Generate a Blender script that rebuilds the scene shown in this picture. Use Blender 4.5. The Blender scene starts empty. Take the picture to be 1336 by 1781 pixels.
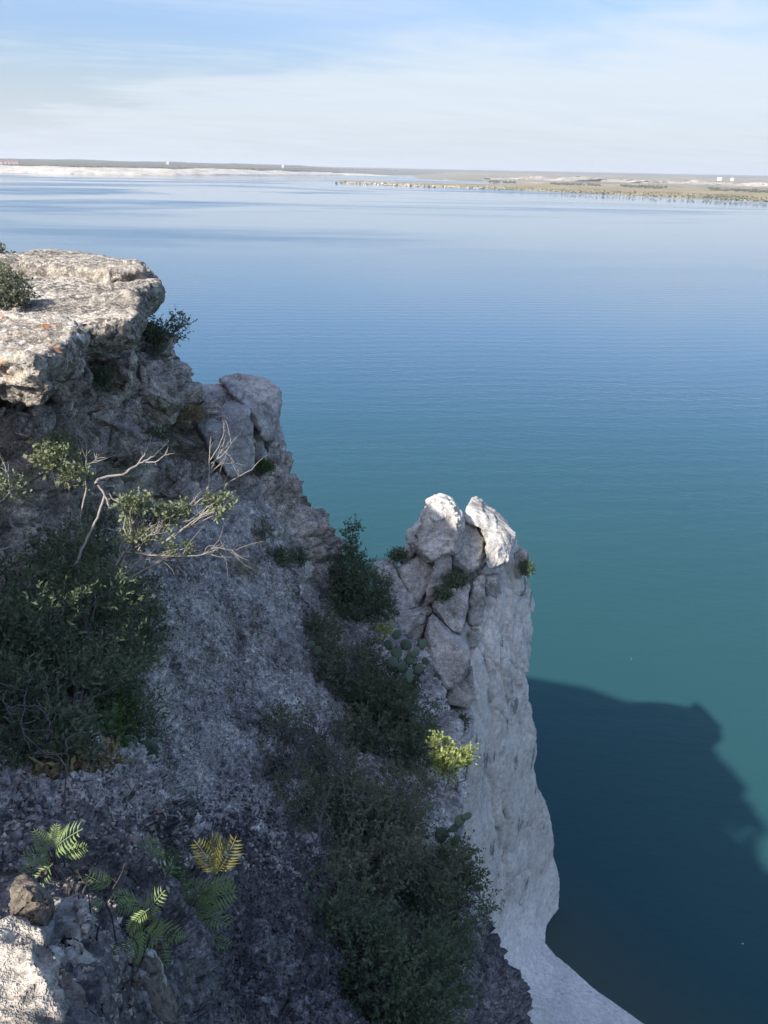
import bpy, math, random
import numpy as np
from mathutils import Matrix, Vector

# ------------------------------------------------------------------ camera, sky, sun, exposure
S = bpy.context.scene
COL = S.collection
H = 26.0                                   # eye height above the lake
F = 1387.0                                 # focal length in photograph pixels (1336 x 1781)
PITCH, ROLL = math.radians(23.2), math.radians(1.15)
SUN_AZ, SUN_EL = math.radians(46), math.radians(41)     # light travels forward and to the right
CAM_M = Matrix.Rotation(math.pi / 2 - PITCH, 4, 'X') @ Matrix.Rotation(ROLL, 4, 'Z')
cam_d = bpy.data.cameras.new('camera')
cam_d.sensor_fit = 'VERTICAL'; cam_d.sensor_height = 24.0; cam_d.lens = 24.0 * F / 1781.0
cam_d.clip_start = 0.05; cam_d.clip_end = 60000
cam = bpy.data.objects.new('camera', cam_d); COL.objects.link(cam)
cam.matrix_world = Matrix.Translation((0, 0, H)) @ CAM_M
S.camera = cam
S.view_settings.view_transform = 'Standard'; S.view_settings.look = 'None'
S.view_settings.gamma = 1.0; S.view_settings.exposure = EXPOSURE = 0.85
S.render.engine = 'CYCLES'
S.cycles.max_bounces = 6; S.cycles.diffuse_bounces = 4; S.cycles.glossy_bounces = 3
S.cycles.transmission_bounces = 3; S.cycles.volume_bounces = 0; S.cycles.transparent_max_bounces = 6
S.cycles.caustics_reflective = False; S.cycles.caustics_refractive = False

class NT:
    """tiny node-tree helper"""
    def __init__(s, tree): s.t = tree; s.n = tree.nodes; s.n.clear()
    def add(s, typ, ins=None, **kw):
        nd = s.n.new(typ)
        for k, v in kw.items(): setattr(nd, k, v)
        for k, v in (ins or {}).items():
            sock = nd.inputs[k]
            if isinstance(v, bpy.types.NodeSocket): s.t.links.new(v, sock)
            else: sock.default_value = v
        return nd
    def math(s, op, a, b=0.0, clamp=False):
        return s.add('ShaderNodeMath', {0: a, 1: b}, operation=op, use_clamp=clamp).outputs[0]
    def mix(s, f, a, b, blend='MIX'):
        nd = s.add('ShaderNodeMix', None, data_type='RGBA', blend_type=blend)
        for k, v in ((0, f), (6, a), (7, b)):
            if isinstance(v, bpy.types.NodeSocket): s.t.links.new(v, nd.inputs[k])
            else: nd.inputs[k].default_value = v if k == 0 else (*v, 1.0)[:4]
        return nd.outputs[2]
    def ramp(s, f, stops, interp='LINEAR'):
        nd = s.add('ShaderNodeValToRGB', {0: f}); cr = nd.color_ramp; cr.interpolation = interp
        while len(cr.elements) < len(stops): cr.elements.new(0.5)
        for e, (p, c) in zip(cr.elements, stops):
            e.position = p; e.color = (c, c, c, 1) if not hasattr(c, '__len__') else (*c, 1)
        return nd.outputs[0]
    def noise(s, vec, scale, detail=4, rough=.55, dist=0.0):
        return s.add('ShaderNodeTexNoise', {'Vector': vec, 'Scale': scale, 'Detail': detail, 'Roughness': rough, 'Distortion': dist}).outputs[0]
    def smooth(s, f, a, b):
        return s.add('ShaderNodeMapRange', {0: f, 1: a, 2: b, 3: 0.0, 4: 1.0}, interpolation_type='SMOOTHSTEP').outputs[0]
    def scale(s, vec, x, y, z):
        return s.add('ShaderNodeVectorMath', {0: vec, 1: (x, y, z)}, operation='MULTIPLY').outputs[0]

SKYOFF = 1.7
W = bpy.data.worlds.new('World'); S.world = W; W.use_nodes = True
nt = NT(W.node_tree)
sky = nt.add('ShaderNodeTexSky', sky_type='NISHITA')
sky.sun_disc = False; sky.sun_elevation = SUN_EL; sky.sun_rotation = math.pi + SUN_AZ
sky.altitude = 300; sky.air_density = 1.0; sky.dust_density = 4.0; sky.ozone_density = 1.6
gen = nt.add('ShaderNodeTexCoord').outputs['Generated']
sep = nt.add('ShaderNodeSeparateXYZ', {0: gen})
zz = nt.math('MAXIMUM', sep.outputs[2], 0.0)
inv = nt.math('DIVIDE', 1.0, nt.math('ADD', zz, 0.09))
flat = nt.add('ShaderNodeCombineXYZ', {0: nt.math('MULTIPLY', sep.outputs[0], inv), 1: nt.math('MULTIPLY', sep.outputs[1], inv), 2: 0.0}).outputs[0]
rot = nt.add('ShaderNodeVectorRotate', {'Vector': nt.add('ShaderNodeVectorMath', {0: flat, 1: (0.0, 0.0, SKYOFF)}, operation='ADD').outputs[0], 'Angle': -0.30}, rotation_type='Z_AXIS').outputs[0]
big = nt.noise(nt.scale(rot, .22, .42, 1), 1.0, 3, .5)
fine = nt.noise(nt.scale(rot, .7, 2.1, 1), 1.6, 7, .6, .6)
cl = nt.math('MULTIPLY', nt.smooth(big, .42, .62), nt.smooth(fine, .24, .66))
edge = nt.add('ShaderNodeVectorMath', {0: flat, 1: (.48, .877, 0)}, operation='DOT_PRODUCT').outputs['Value']   # a sheet of thin cloud lying beyond this line
edge = nt.math('ADD', edge, nt.math('MULTIPLY', nt.math('SUBTRACT', nt.noise(nt.scale(rot, .8, 1.6, 1), 1.0, 7, .62, .7), .5), 3.4))
veil = nt.math('MULTIPLY', nt.smooth(edge, 3.1, 5.2), .90)
veil = nt.math('MULTIPLY', veil, nt.math('ADD', .72, nt.math('MULTIPLY', fine, .45)))
veil = nt.math('MAXIMUM', veil, nt.math('MULTIPLY', nt.smooth(zz, .15, .0), .85))
cf = nt.math('MULTIPLY', nt.math('MAXIMUM', nt.math('MULTIPLY', cl, .45), veil), 1.0, True)
skyc = nt.mix(cf, nt.mix(1.0, sky.outputs[0], (.96, 1.08, 1.30), "MULTIPLY"), (4.40, 4.86, 5.3))
bg = nt.add('ShaderNodeBackground', {'Color': skyc, 'Strength': 0.10})
nt.add('ShaderNodeOutputWorld', {'Surface': bg.outputs[0]})

sun_d = bpy.data.lights.new('sun', 'SUN'); sun_d.energy = 4.2; sun_d.angle = math.radians(0.9); sun_d.color = (1, .95, .87)
sun = bpy.data.objects.new('sun', sun_d); COL.objects.link(sun)
LDIR = Vector((math.sin(SUN_AZ) * math.cos(SUN_EL), math.cos(SUN_AZ) * math.cos(SUN_EL), -math.sin(SUN_EL)))
sun.rotation_euler = LDIR.to_track_quat('-Z', 'Y').to_euler(); sun.location = (-40, -40, 80)

# ------------------------------------------------------------------ helpers
R3 = np.array(CAM_M.to_3x3()); CR, CU, CB = R3[:, 0], R3[:, 1], R3[:, 2]
CAM = np.array([0, 0, H])
rng = np.random.default_rng(7)

def P(px, py, d):
    """point seen at photograph pixel (px, py) whose distance along the optical axis is d metres"""
    px, py, d = np.broadcast_arrays(np.asarray(px, float), np.asarray(py, float), np.asarray(d, float))
    v = ((px - 668) / F)[..., None] * CR + ((890.5 - py) / F)[..., None] * CU - CB
    return CAM + v * d[..., None]
def PZ(px, py, z):
    """point on the level z under that pixel"""
    v = P(px, py, 1.0) - CAM
    return CAM + v * ((z - H) / v[..., 2])[..., None]
def view(p):
    v = p - CAM
    return v / np.linalg.norm(v, axis=-1, keepdims=True)

def _h(ix, iy, iz, seed):
    with np.errstate(over='ignore'):
        n = (ix.astype(np.int64) * 374761393 + iy.astype(np.int64) * 668265263 + iz.astype(np.int64) * 2147483647 + seed * 974711).astype(np.uint32)
        n = (n ^ (n >> np.uint32(13))) * np.uint32(1274126177)
        n = (n ^ (n >> np.uint32(16))) * np.uint32(2246822519)
        n = n ^ (n >> np.uint32(15))
    return n.astype(np.float64) / 4294967295.0
def vnoise(p, seed=0):
    i = np.floor(p); f = p - i; i = i.astype(np.int64); u = f * f * f * (f * (f * 6 - 15) + 10)
    r = 0
    for dx in (0, 1):
        wx = u[:, 0] if dx else 1 - u[:, 0]
        for dy in (0, 1):
            wy = u[:, 1] if dy else 1 - u[:, 1]
            for dz in (0, 1):
                wz = u[:, 2] if dz else 1 - u[:, 2]
                r = r + wx * wy * wz * _h(i[:, 0] + dx, i[:, 1] + dy, i[:, 2] + dz, seed)
    return r * 2 - 1
def fbm(p, oct=4, seed=0, gain=.5, ridged=False):
    r = 0; a = 1; t = 0
    for k in range(oct):
        n = vnoise(p * 2.03 ** k + 17.3 * k, seed + k)
        r = r + a * ((1 - 2 * np.abs(n)) if ridged else n); t += a; a *= gain
    return r / t
def voro(p, seed=0, want=False):
    """F1, F2 - F1 and a random number for the nearest cell"""
    i = np.floor(p).astype(np.int64); f = p - i
    d1 = np.full(len(p), 9.0); d2 = np.full(len(p), 9.0); cid = np.zeros(len(p)); vec = np.zeros((len(p), 3))
    for dx in (-1, 0, 1):
        for dy in (-1, 0, 1):
            for dz in (-1, 0, 1):
                a, b, c = i[:, 0] + dx, i[:, 1] + dy, i[:, 2] + dz
                q = np.stack([dx + _h(a, b, c, seed), dy + _h(a, b, c, seed + 1), dz + _h(a, b, c, seed + 2)], 1) - f
                d = np.sqrt((q * q).sum(1)); idn = _h(a, b, c, seed + 3)
                near = d < d1
                d2 = np.where(near, d1, np.minimum(d2, d)); cid = np.where(near, idn, cid); d1 = np.where(near, d, d1)
                if want: vec[near] = -q[near]
    return (d1, d2 - d1, cid, vec) if want else (d1, d2 - d1, cid)

def tag(o, label=None, cat=None, group=None, kind=None):
    for k, v in (('label', label), ('category', cat), ('group', group), ('kind', kind)):
        if v: o[k] = v
    return o
def empty(name, loc):
    o = bpy.data.objects.new(name, None); o.location = [float(c) for c in loc]; o.empty_display_size = .2
    COL.objects.link(o); return o
def make_mesh(name, v, f, smooth=True):
    """f: (n,3) or (n,4) array of corner indices, or a list of polygons"""
    me = bpy.data.meshes.new(name)
    v = np.asarray(v, np.float32)
    if isinstance(f, np.ndarray):
        n, k = f.shape
        me.vertices.add(len(v)); me.vertices.foreach_set('co', v.ravel())
        me.loops.add(n * k); me.loops.foreach_set('vertex_index', f.astype(np.int32).ravel())
        me.polygons.add(n); me.polygons.foreach_set('loop_start', np.arange(0, n * k, k, dtype=np.int32))
        me.update(calc_edges=True); me.validate()
    else:
        me.from_pydata(v.tolist(), [], f)
    me.polygons.foreach_set('use_smooth', np.full(len(me.polygons), smooth)); me.update()
    return me
def link(name, me, mat, parent=None, loc=(0, 0, 0)):
    o = bpy.data.objects.new(name, me)
    if mat is not None and not me.materials: me.materials.append(mat)
    COL.objects.link(o)
    if parent: o.parent = parent
    o.location = [float(c) for c in loc]
    return o
def obj(name, v, f, mat, parent=None, smooth=True, loc=None):
    """v in world space; stored relative to the parent (or to loc)"""
    v = np.asarray(v, float)
    base = np.array(parent.location) if parent else (np.array(loc, float) if loc is not None else np.zeros(3))
    return link(name, make_mesh(name, v - base, f, smooth), mat, parent, (0, 0, 0) if parent else base)
def grid_faces(nr, nc):
    i = np.arange(nr * nc).reshape(nr, nc)
    return np.stack([i[:-1, :-1], i[1:, :-1], i[1:, 1:], i[:-1, 1:]], -1).reshape(-1, 4)
def grid_normals(g):
    du = np.gradient(g, axis=1); dv = np.gradient(g, axis=0)
    n = np.cross(dv, du); n /= np.linalg.norm(n, axis=-1, keepdims=True) + 1e-9
    flip = (n * view(g)).sum(-1) > 0
    return n, flip

def remesh(v, f, vox, smooth=2, fac=.5):
    """closed coarse solid -> even fine mesh; returns arrays"""
    me = bpy.data.meshes.new('tmp'); me.from_pydata([tuple(map(float, p)) for p in v], [], f)
    o = bpy.data.objects.new('tmp', me); COL.objects.link(o)
    m = o.modifiers.new('r', 'REMESH'); m.mode = 'VOXEL'; m.voxel_size = vox
    if smooth:
        s = o.modifiers.new('s', 'SMOOTH'); s.factor = fac; s.iterations = smooth
    ev = o.evaluated_get(bpy.context.evaluated_depsgraph_get()); em = ev.to_mesh()
    n = len(em.vertices); co = np.empty(n * 3, np.float32); em.vertices.foreach_get('co', co)
    no = np.empty(n * 3, np.float32); em.vertex_normals.foreach_get('vector', no)
    fa = np.empty(len(em.polygons) * 4, np.int32); em.loops.foreach_get('vertex_index', fa)
    ev.to_mesh_clear(); bpy.data.objects.remove(o); bpy.data.meshes.remove(me)
    return co.reshape(-1, 3).astype(float), no.reshape(-1, 3).astype(float), fa.reshape(-1, 4)
def fix_winding(v, f):
    import bmesh
    bm = bmesh.new(); vs = [bm.verts.new(tuple(map(float, p))) for p in v]
    for q in f:
        try: bm.faces.new([vs[i] for i in q])
        except ValueError: pass
    bmesh.ops.recalc_face_normals(bm, faces=bm.faces[:])
    out = [[x.index for x in q.verts] for q in bm.faces] if not bm.verts.index_update() else None
    bm.free(); return out

def chips(v, size, seed, tilt=.5, groove=.25, warp=.25):
    """angular broken facets: each cell is a tilted plane of its own, with a groove where cells meet"""
    w = v / size; w = w + warp * np.stack([vnoise(w * .9, seed + 41), vnoise(w * .9, seed + 42), vnoise(w * .9, seed + 43)], 1)
    _, e, c, q = voro(w, seed, True)
    k = (c * 7919.0); g = np.stack([np.sin(k * 1.7), np.sin(k * 2.9 + 1), np.sin(k * 4.3 + 2)], 1) * tilt
    return size * ((q * g).sum(1) + .35 * (c - .5) - groove * np.clip(1 - e / .10, 0, 1))
def rock_disp(v, n, seed=0, low=.05, mid=.025, crack=.0, fine=.008, size=1.0, strata=.0, chip=0.0, chip_size=.4):
    d = low * fbm(v / (.55 * size), 3, seed) + mid * fbm(v / (.16 * size), 3, seed + 5, ridged=True)
    d += fine * fbm(v / .045, 2, seed + 9)
    if crack:
        _, e, c = voro(v / (.34 * size) + .35 * np.stack([vnoise(v / .3, seed + 31), vnoise(v / .3, seed + 32), vnoise(v / .3, seed + 33)], 1), seed + 11)
        d += crack * ((c - .5) * 1.0 - 1.3 * np.clip(1 - e / .16, 0, 1) ** 2)
    if chip: d += chip * (chips(v, chip_size, seed + 51) + .6 * chips(v, chip_size * .42, seed + 57))
    if strata:
        zz = v[:, 2] + .05 * vnoise(v / .5, seed + 21)
        s = np.stack([v[:, 0] * .3, v[:, 1] * .3, zz / .11], 1)
        d += strata * vnoise(s, seed + 22) * (1 - np.abs(n[:, 2]))
    return v + n * d[:, None]

def facet(v, k, depth, seed):
    """break a lump along k random planes, as split limestone does"""
    r = np.random.default_rng(seed + 900); c = v.mean(0); q = v - c; ext = np.abs(q).max(0)
    for _ in range(k):
        n = r.normal(0, 1, 3); n /= np.linalg.norm(n); h = q @ n; top = h.max()
        lim = top * (1 - depth * r.uniform(.3, 1)); q = q - n * np.maximum(h - lim, 0)[:, None] * .94
    return q + c
def ring_solid(rings):
    k = len(rings[0]); v = np.concatenate(rings); f = [list(range(k))[::-1]]
    for r in range(len(rings) - 1):
        for i in range(k):
            j = (i + 1) % k
            f.append([r * k + i, r * k + j, (r + 1) * k + j, (r + 1) * k + i])
    f.append([(len(rings) - 1) * k + i for i in range(k)])
    return v, fix_winding(v, f)
def boulder(name, outline, d, thick, mat, parent, tilt=(0, 0), vox=.05, front=.8, seed=0, smooth=1, jit=.04, cuts=14, cut=.30, rtilt=0.0, **kw):
    """a solid rock whose outline, from the photographer's place, is the given one: real depth and thickness"""
    o = np.array(outline, float); c = o.mean(0)
    if rtilt: tilt = tuple(np.array(tilt) + np.random.default_rng(seed + 77).uniform(-rtilt, rtilt, 2))
    dd = d + tilt[0] * (o[:, 0] - c[0]) / 100 + tilt[1] * (o[:, 1] - c[1]) / 100
    r = np.random.default_rng(seed + 100)
    full = P(o[:, 0], o[:, 1], dd + .22 * thick); cen = full.mean(0)
    fr = c + (o - c) * front
    fd = d + tilt[0] * (fr[:, 0] - c[0]) / 100 + tilt[1] * (fr[:, 1] - c[1]) / 100
    fr = P(fr[:, 0], fr[:, 1], fd)
    b = view(cen) * np.array([1, 1, .55]); b /= np.linalg.norm(b)
    mid = cen + (full - cen) * .97 + b * thick * .5; back = cen + (full - cen) * .7 + b * thick
    rings = [q + r.normal(0, jit * thick ** .5 * .5, q.shape) for q in (fr, full, mid, back)]
    v, f = ring_solid(rings)
    v, n, f = remesh(v, f, vox, smooth)
    if cuts: v = facet(v, cuts, cut, seed)
    v = rock_disp(v, n, seed, **kw)
    return obj(name, v, f, mat, parent)
def slab(name, outline, z, thick, mat, parent, vox=.06, seed=0, under=.85, smooth=1, flare=1.0, **kw):
    """flat-topped slab: outline as seen on the level z"""
    o = np.array(outline, float); top = PZ(o[:, 0], o[:, 1], np.full(len(o), z)); c = top.mean(0)
    r = np.random.default_rng(seed)
    mid = c + (top - c) * flare; mid[:, 2] = z - thick * .6
    bot = c + (top - c) * under; bot[:, 2] = z - thick
    lip = top.copy(); lip[:, 2] -= .06; lip[:, :2] += (top - c)[:, :2] / np.linalg.norm((top - c)[:, :2], axis=1, keepdims=True) * .05
    rings = [q + r.normal(0, .02, q.shape) for q in (top, lip, mid, bot)]
    v, f = ring_solid(rings)
    v, n, f = remesh(v, f, vox, smooth)
    v = rock_disp(v, n, seed, **kw)
    f1, _, c1 = voro(v / .13, seed); f2, _, c2 = voro(v / .055, seed + 5)
    side = 1 - np.abs(n[:, 2])
    v = v + n * (.030 * (c1 - .5) + .02 * (.5 - f1) + .012 * (c2 - .5) + side * (.03 * fbm(v / np.array([.3, .3, .2]), 3, seed + 7, ridged=True) + .30 * chips(v * [1, 1, 1.8], .30, seed + 61) + .25 * chips(v, .11, seed + 66)))[:, None]
    step = np.clip((vnoise(np.stack([v[:, 0] * .5, v[:, 1] * .9, v[:, 2] * 0], 1), seed + 8) - .1) * 12, -1, 1)
    v[:, 2] += .035 * step * np.clip(n[:, 2], 0, 1)
    return obj(name, v, f, mat, parent)

# ------------------------------------------------------------------ materials
def mat_new(name):
    m = bpy.data.materials.new(name); m.use_nodes = True
    return m, NT(m.node_tree)
def finish(t, shader, vol=None):
    t.add('ShaderNodeOutputMaterial', {'Surface': shader})
def rock_mat(name, dark, mid, light, lich=(.62, .60, .58), lich_amt=.5, lich_scale=16, fleck=.5, orange=0.0, bump=.5, scale=1.0, stain=None, rough=.92, vert=False, dim=.45, speck=0.0, clast=0.0):
    m, t = mat_new(name)
    co = t.add('ShaderNodeTexCoord').outputs['Object']
    if scale != 1: co = t.scale(co, scale, scale, scale)
    n1 = t.noise(co, 1.1, 8, .62, .4)
    if vert: n1 = t.math('MULTIPLY', t.math('ADD', n1, t.noise(t.scale(co, 2.6, 2.6, .35), 1.0, 7, .65)), .5)
    c = t.ramp(n1, [(.30, dark), (.50, mid), (.68, light)])
    n2 = t.noise(co, 7.0, 6, .65)
    c = t.mix(.75, c, t.ramp(n2, [(.28, (dim, dim, dim * 1.03)), (.62, (1.38, 1.36, 1.32))]), 'MULTIPLY')
    n3 = t.noise(co, 38.0, 3, .7)
    c = t.mix(fleck, c, t.ramp(n3, [(.34, (.42, .42, .45)), (.60, (1.62, 1.60, 1.54))]), 'MULTIPLY')
    wob = t.add('ShaderNodeVectorMath', {0: co, 1: t.scale(t.add('ShaderNodeTexNoise', {'Vector': co, 'Scale': 9.0}).outputs['Color'], .14, .14, .14)}, operation='ADD').outputs[0]
    vo = t.add('ShaderNodeTexVoronoi', {'Vector': wob, 'Scale': lich_scale, 'Randomness': 1.0}).outputs['Distance']
    lm = t.math('MULTIPLY', t.smooth(vo, .42, .20), t.smooth(t.noise(co, 2.6, 5, .7), .66 - .3 * lich_amt, .80 - .3 * lich_amt))
    c = t.mix(t.math('MULTIPLY', lm, .9), c, lich)
    dk = t.math('MULTIPLY', t.smooth(t.noise(t.add('ShaderNodeVectorMath', {0: co, 1: (13.1, 4.2, 7.7)}, operation='ADD').outputs[0], 4.2, 7, .72), .56, .70), .72)
    c = t.mix(dk, c, (dark[0] * .45, dark[1] * .45, dark[2] * .48))
    if clast:
        for sc_, am in ((10.0, .75), (24.0, 1.0)):
            v3 = t.add('ShaderNodeTexVoronoi', {'Vector': wob, 'Scale': sc_, 'Randomness': 1.0})
            rb = t.add('ShaderNodeSeparateColor', {0: v3.outputs['Color']}).outputs[0]
            c = t.mix(clast * am, c, t.ramp(rb, [(.0, (.30, .30, .32)), (.45, (.85, .85, .85)), (.80, (1.25, 1.23, 1.2)), (1.0, (2.0, 1.96, 1.9))]), 'MULTIPLY')
    if speck:
        v2 = t.add('ShaderNodeTexVoronoi', {'Vector': wob, 'Scale': 21.0, 'Randomness': 1.0})
        band = t.smooth(t.noise(t.scale(co, .7, 2.2, 2.2), 1.0, 5, .6), .36, .58)
        pk = t.math('MULTIPLY', t.smooth(t.add('ShaderNodeSeparateColor', {0: v2.outputs['Color']}).outputs[0], .50, .58), t.math('MULTIPLY', band, speck))
        c = t.mix(pk, c, (.075, .068, .062))
    if orange:
        om = t.math('MULTIPLY', t.smooth(t.noise(t.add('ShaderNodeVectorMath', {0: co, 1: (3.3, 9.1, 1.7)}, operation='ADD').outputs[0], 2.3, 6, .75), .56, .64), orange)
        c = t.mix(om, c, (.42, .15, .035))
    if stain:
        sm = t.smooth(t.noise(t.scale(co, 1.6, 1.6, .5), 1.0, 7, .68, .5), .57, .63)
        c = t.mix(t.math('MULTIPLY', sm, .8), c, stain)
    hgt = t.math('ADD', t.math('MULTIPLY', n2, 1.2), t.math('ADD', t.math('MULTIPLY', n3, .45), t.math('MULTIPLY', vo, -.5)))
    b = t.add('ShaderNodeBump', {'Height': hgt, 'Strength': bump, 'Distance': .05 / scale})
    p = t.add('ShaderNodeBsdfPrincipled', {'Base Color': c, 'Roughness': rough, 'Specular IOR Level': .18, 'Normal': b.outputs[0]})
    finish(t, p.outputs[0]); return m

M = {}
M['slope'] = rock_mat('weathered_slope_rock', (.14, .126, .120), (.42, .39, .37), (.60, .565, .535), lich=(.72, .70, .69), lich_amt=.38, lich_scale=18, fleck=.8, bump=1.0, dim=.42, clast=.36)
M['face'] = rock_mat('grey_cliff_rock', (.105, .09, .078), (.385, .34, .295), (.62, .555, .485), lich=(.66, .64, .62), lich_amt=.5, lich_scale=11, fleck=.8, orange=.15, bump=1.0, dim=.4, clast=.3)
M['ledge'] = rock_mat('sunlit_ledge_rock', (.185, .163, .135), (.34, .303, .255), (.46, .42, .365), lich=(.60, .58, .54), lich_amt=.35, lich_scale=7, fleck=.8, orange=0.0, bump=1.0, dim=.4, speck=.8)
M['ledge_o'] = rock_mat('lichened_ledge_rock', (.185, .163, .135), (.36, .32, .27), (.49, .45, .395), lich=(.66, .65, .62), lich_amt=.75, lich_scale=6, fleck=.8, orange=.75, bump=1.0, dim=.4, speck=.7)
M['block'] = rock_mat('blue_grey_block_rock', (.15, .143, .139), (.41, .392, .375), (.60, .572, .54), lich=(.56, .55, .54), lich_amt=.6, lich_scale=9, fleck=.75, bump=.8, dim=.4)
M['tower'] = rock_mat('pinnacle_rock', (.16, .151, .143), (.42, .40, .375), (.60, .57, .53), lich=(.62, .60, .56), lich_amt=.6, lich_scale=8, fleck=.75, bump=.85, dim=.45)
M['pale'] = rock_mat('pale_limestone', (.42, .395, .37), (.57, .535, .495), (.67, .63, .58), lich=(.74, .72, .68), lich_amt=.2, fleck=.35, bump=.35, vert=True, stain=(.15, .15, .155), dim=.72)
M['shelf'] = rock_mat('washed_white_limestone', (.54, .51, .475), (.66, .625, .58), (.75, .71, .66), lich=(.8, .78, .75), lich_amt=.2, fleck=.3, bump=.3, dim=.8)
M['wet'] = rock_mat('wet_waterline_rock', (.18, .172, .155), (.28, .265, .235), (.36, .345, .30), lich=(.3, .28, .25), lich_amt=.2, fleck=.4, bump=.4, rough=.5)
M['white'] = rock_mat('broken_white_stone', (.17, .16, .148), (.34, .325, .30), (.54, .52, .49), lich=(.74, .64, .62), lich_amt=.4, lich_scale=20, fleck=.5, bump=.4)
M['brown'] = rock_mat('brown_crusted_stone', (.07, .06, .05), (.16, .135, .11), (.30, .26, .21), lich=(.5, .48, .45), lich_amt=.45, lich_scale=18, fleck=.7, bump=.7)
M['slope_low'] = rock_mat('dark_lower_slope_rock', (.060, .056, .057), (.140, .132, .132), (.25, .237, .232), lich=(.40, .40, .43), lich_amt=.5, lich_scale=20, fleck=.8, bump=.9, clast=.5)
M['earth'] = rock_mat('leaf_litter_earth', (.05, .04, .03), (.11, .085, .06), (.2, .16, .12), lich=(.3, .28, .26), lich_amt=.3, lich_scale=25, fleck=.9, bump=.8)

def leaf_mat(name, a, b, trans=.28, rough=.6):
    m, t = mat_new(name)
    r = t.add('ShaderNodeAttribute', attribute_name='tint').outputs['Fac']
    c = t.mix(r, a, b)
    p = t.add('ShaderNodeBsdfPrincipled', {'Base Color': c, 'Roughness': rough, 'Specular IOR Level': .25})
    tr = t.add('ShaderNodeBsdfTranslucent', {'Color': c})
    mx = t.add('ShaderNodeMixShader', {0: trans, 1: p.outputs[0], 2: tr.outputs[0]})
    finish(t, mx.outputs[0]); return m
def plain_mat(name, a, b, scale=8, rough=.85, bump=.3):
    m, t = mat_new(name)
    co = t.add('ShaderNodeTexCoord').outputs['Object']
    n = t.noise(co, scale, 6, .65)
    bp = t.add('ShaderNodeBump', {'Height': n, 'Strength': bump, 'Distance': .02})
    p = t.add('ShaderNodeBsdfPrincipled', {'Base Color': t.ramp(n, [(.32, a), (.66, b)]), 'Roughness': rough, 'Specular IOR Level': .2, 'Normal': bp.outputs[0]})
    finish(t, p.outputs[0]); return m
M['leaf_dark'] = leaf_mat('dark_evergreen_leaf', (.075, .108, .060), (.165, .20, .11))
M['leaf_grey'] = leaf_mat('grey_green_leaf', (.115, .128, .080), (.23, .24, .15))
M['leaf_green'] = leaf_mat('fresh_green_leaf', (.06, .12, .035), (.15, .22, .06), .35)
M['leaf_sage'] = leaf_mat('sage_leaf', (.16, .19, .10), (.30, .33, .19), .3)
M['leaf_lime'] = leaf_mat('lime_leaf', (.22, .27, .07), (.42, .46, .16), .35)
M['leaf_fern'] = leaf_mat('fern_leaf', (.16, .25, .10), (.30, .38, .15), .3)
M['leaf_gold'] = leaf_mat('golden_fern_leaf', (.09, .12, .04), (.22, .20, .06), .35)
M['leaf_dry'] = leaf_mat('dry_leaf', (.20, .15, .07), (.36, .28, .13), .2)
M['bark'] = plain_mat('grey_bark', (.07, .06, .055), (.19, .17, .155), 20)
M['bark_pale'] = plain_mat('pale_dead_wood', (.20, .175, .15), (.37, .335, .29), 20)
M['bark_dark'] = plain_mat('dark_bark', (.03, .026, .024), (.09, .078, .07), 20)
M['cactus'] = plain_mat('cactus_skin', (.085, .125, .09), (.17, .215, .145), 14, .55, .15)
M['straw'] = plain_mat('straw', (.30, .25, .15), (.50, .43, .28), 10)

# water: green body colour, sky mirrored on rippled and calm stretches
m, t = mat_new('lake_water'); M['water'] = m
geo = t.add('ShaderNodeNewGeometry').outputs['Position']
sp = t.add('ShaderNodeSeparateXYZ', {0: geo})
body = t.mix(t.noise(t.scale(geo, .03, .05, 1), 1.0, 4), (.018, .064, .070), (.023, .076, .078))
off = t.smooth(sp.outputs[1], 40.0, 150.0)                          # green by the cliff, bluer over deep water
body = t.mix(off, body, (.024, .088, .162))
near = t.smooth(t.math('ADD', t.math('MULTIPLY', sp.outputs[0], .77), t.math('MULTIPLY', sp.outputs[1], .64)), 15.0, 22.5)
body = t.mix(near, (.085, .098, .075), body)                       # pale bottom showing through the shallows at the shelf
w1 = t.add('ShaderNodeTexWave', {'Vector': t.add('ShaderNodeVectorRotate', {'Vector': geo, 'Angle': -.10}, rotation_type='Z_AXIS').outputs[0], 'Scale': .085, 'Distortion': 7.0, 'Detail': 4.0, 'Detail Scale': .35}, wave_type='BANDS', bands_direction='Y').outputs['Fac']
w2 = t.noise(t.scale(geo, .55, 1.1, 1), 1.0, 3, .5)
w3 = t.noise(t.scale(geo, 2.2, 3.4, 1), 1.0, 4, .6)
rip = t.noise(t.scale(geo, .0020, .0034, 1), 1.0, 4, .5, 1.2)      # wind-ruffled against calm stretches
rf = t.smooth(rip, .45, .66)
far = t.smooth(sp.outputs[1], 120.0, 420.0)
calm = t.math('MULTIPLY', t.math('SUBTRACT', 1.0, rf), far)
hgt = t.math('ADD', t.math('MULTIPLY', w1, .022), t.math('ADD', t.math('MULTIPLY', w2, .10), t.math('MULTIPLY', w3, .035)))
gust = t.smooth(t.noise(t.scale(geo, .010, .028, 1), 1.0, 4, .55, .6), .30, .66)
bst = t.math('MULTIPLY', t.math('SUBTRACT', 1.0, t.math('MULTIPLY', calm, .93)), t.math('ADD', .45, t.math('MULTIPLY', gust, .55)))
bp = t.add('ShaderNodeBump', {'Height': hgt, 'Strength': t.math('MULTIPLY', bst, .55), 'Distance': 1.0})
rg = t.math('ADD', .06, t.math('MULTIPLY', t.math('MULTIPLY', bst, far), .22))
p = t.add('ShaderNodeBsdfPrincipled', {'Base Color': body, 'Roughness': rg, 'IOR': 1.33, 'Normal': bp.outputs[0]})
finish(t, p.outputs[0])

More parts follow.
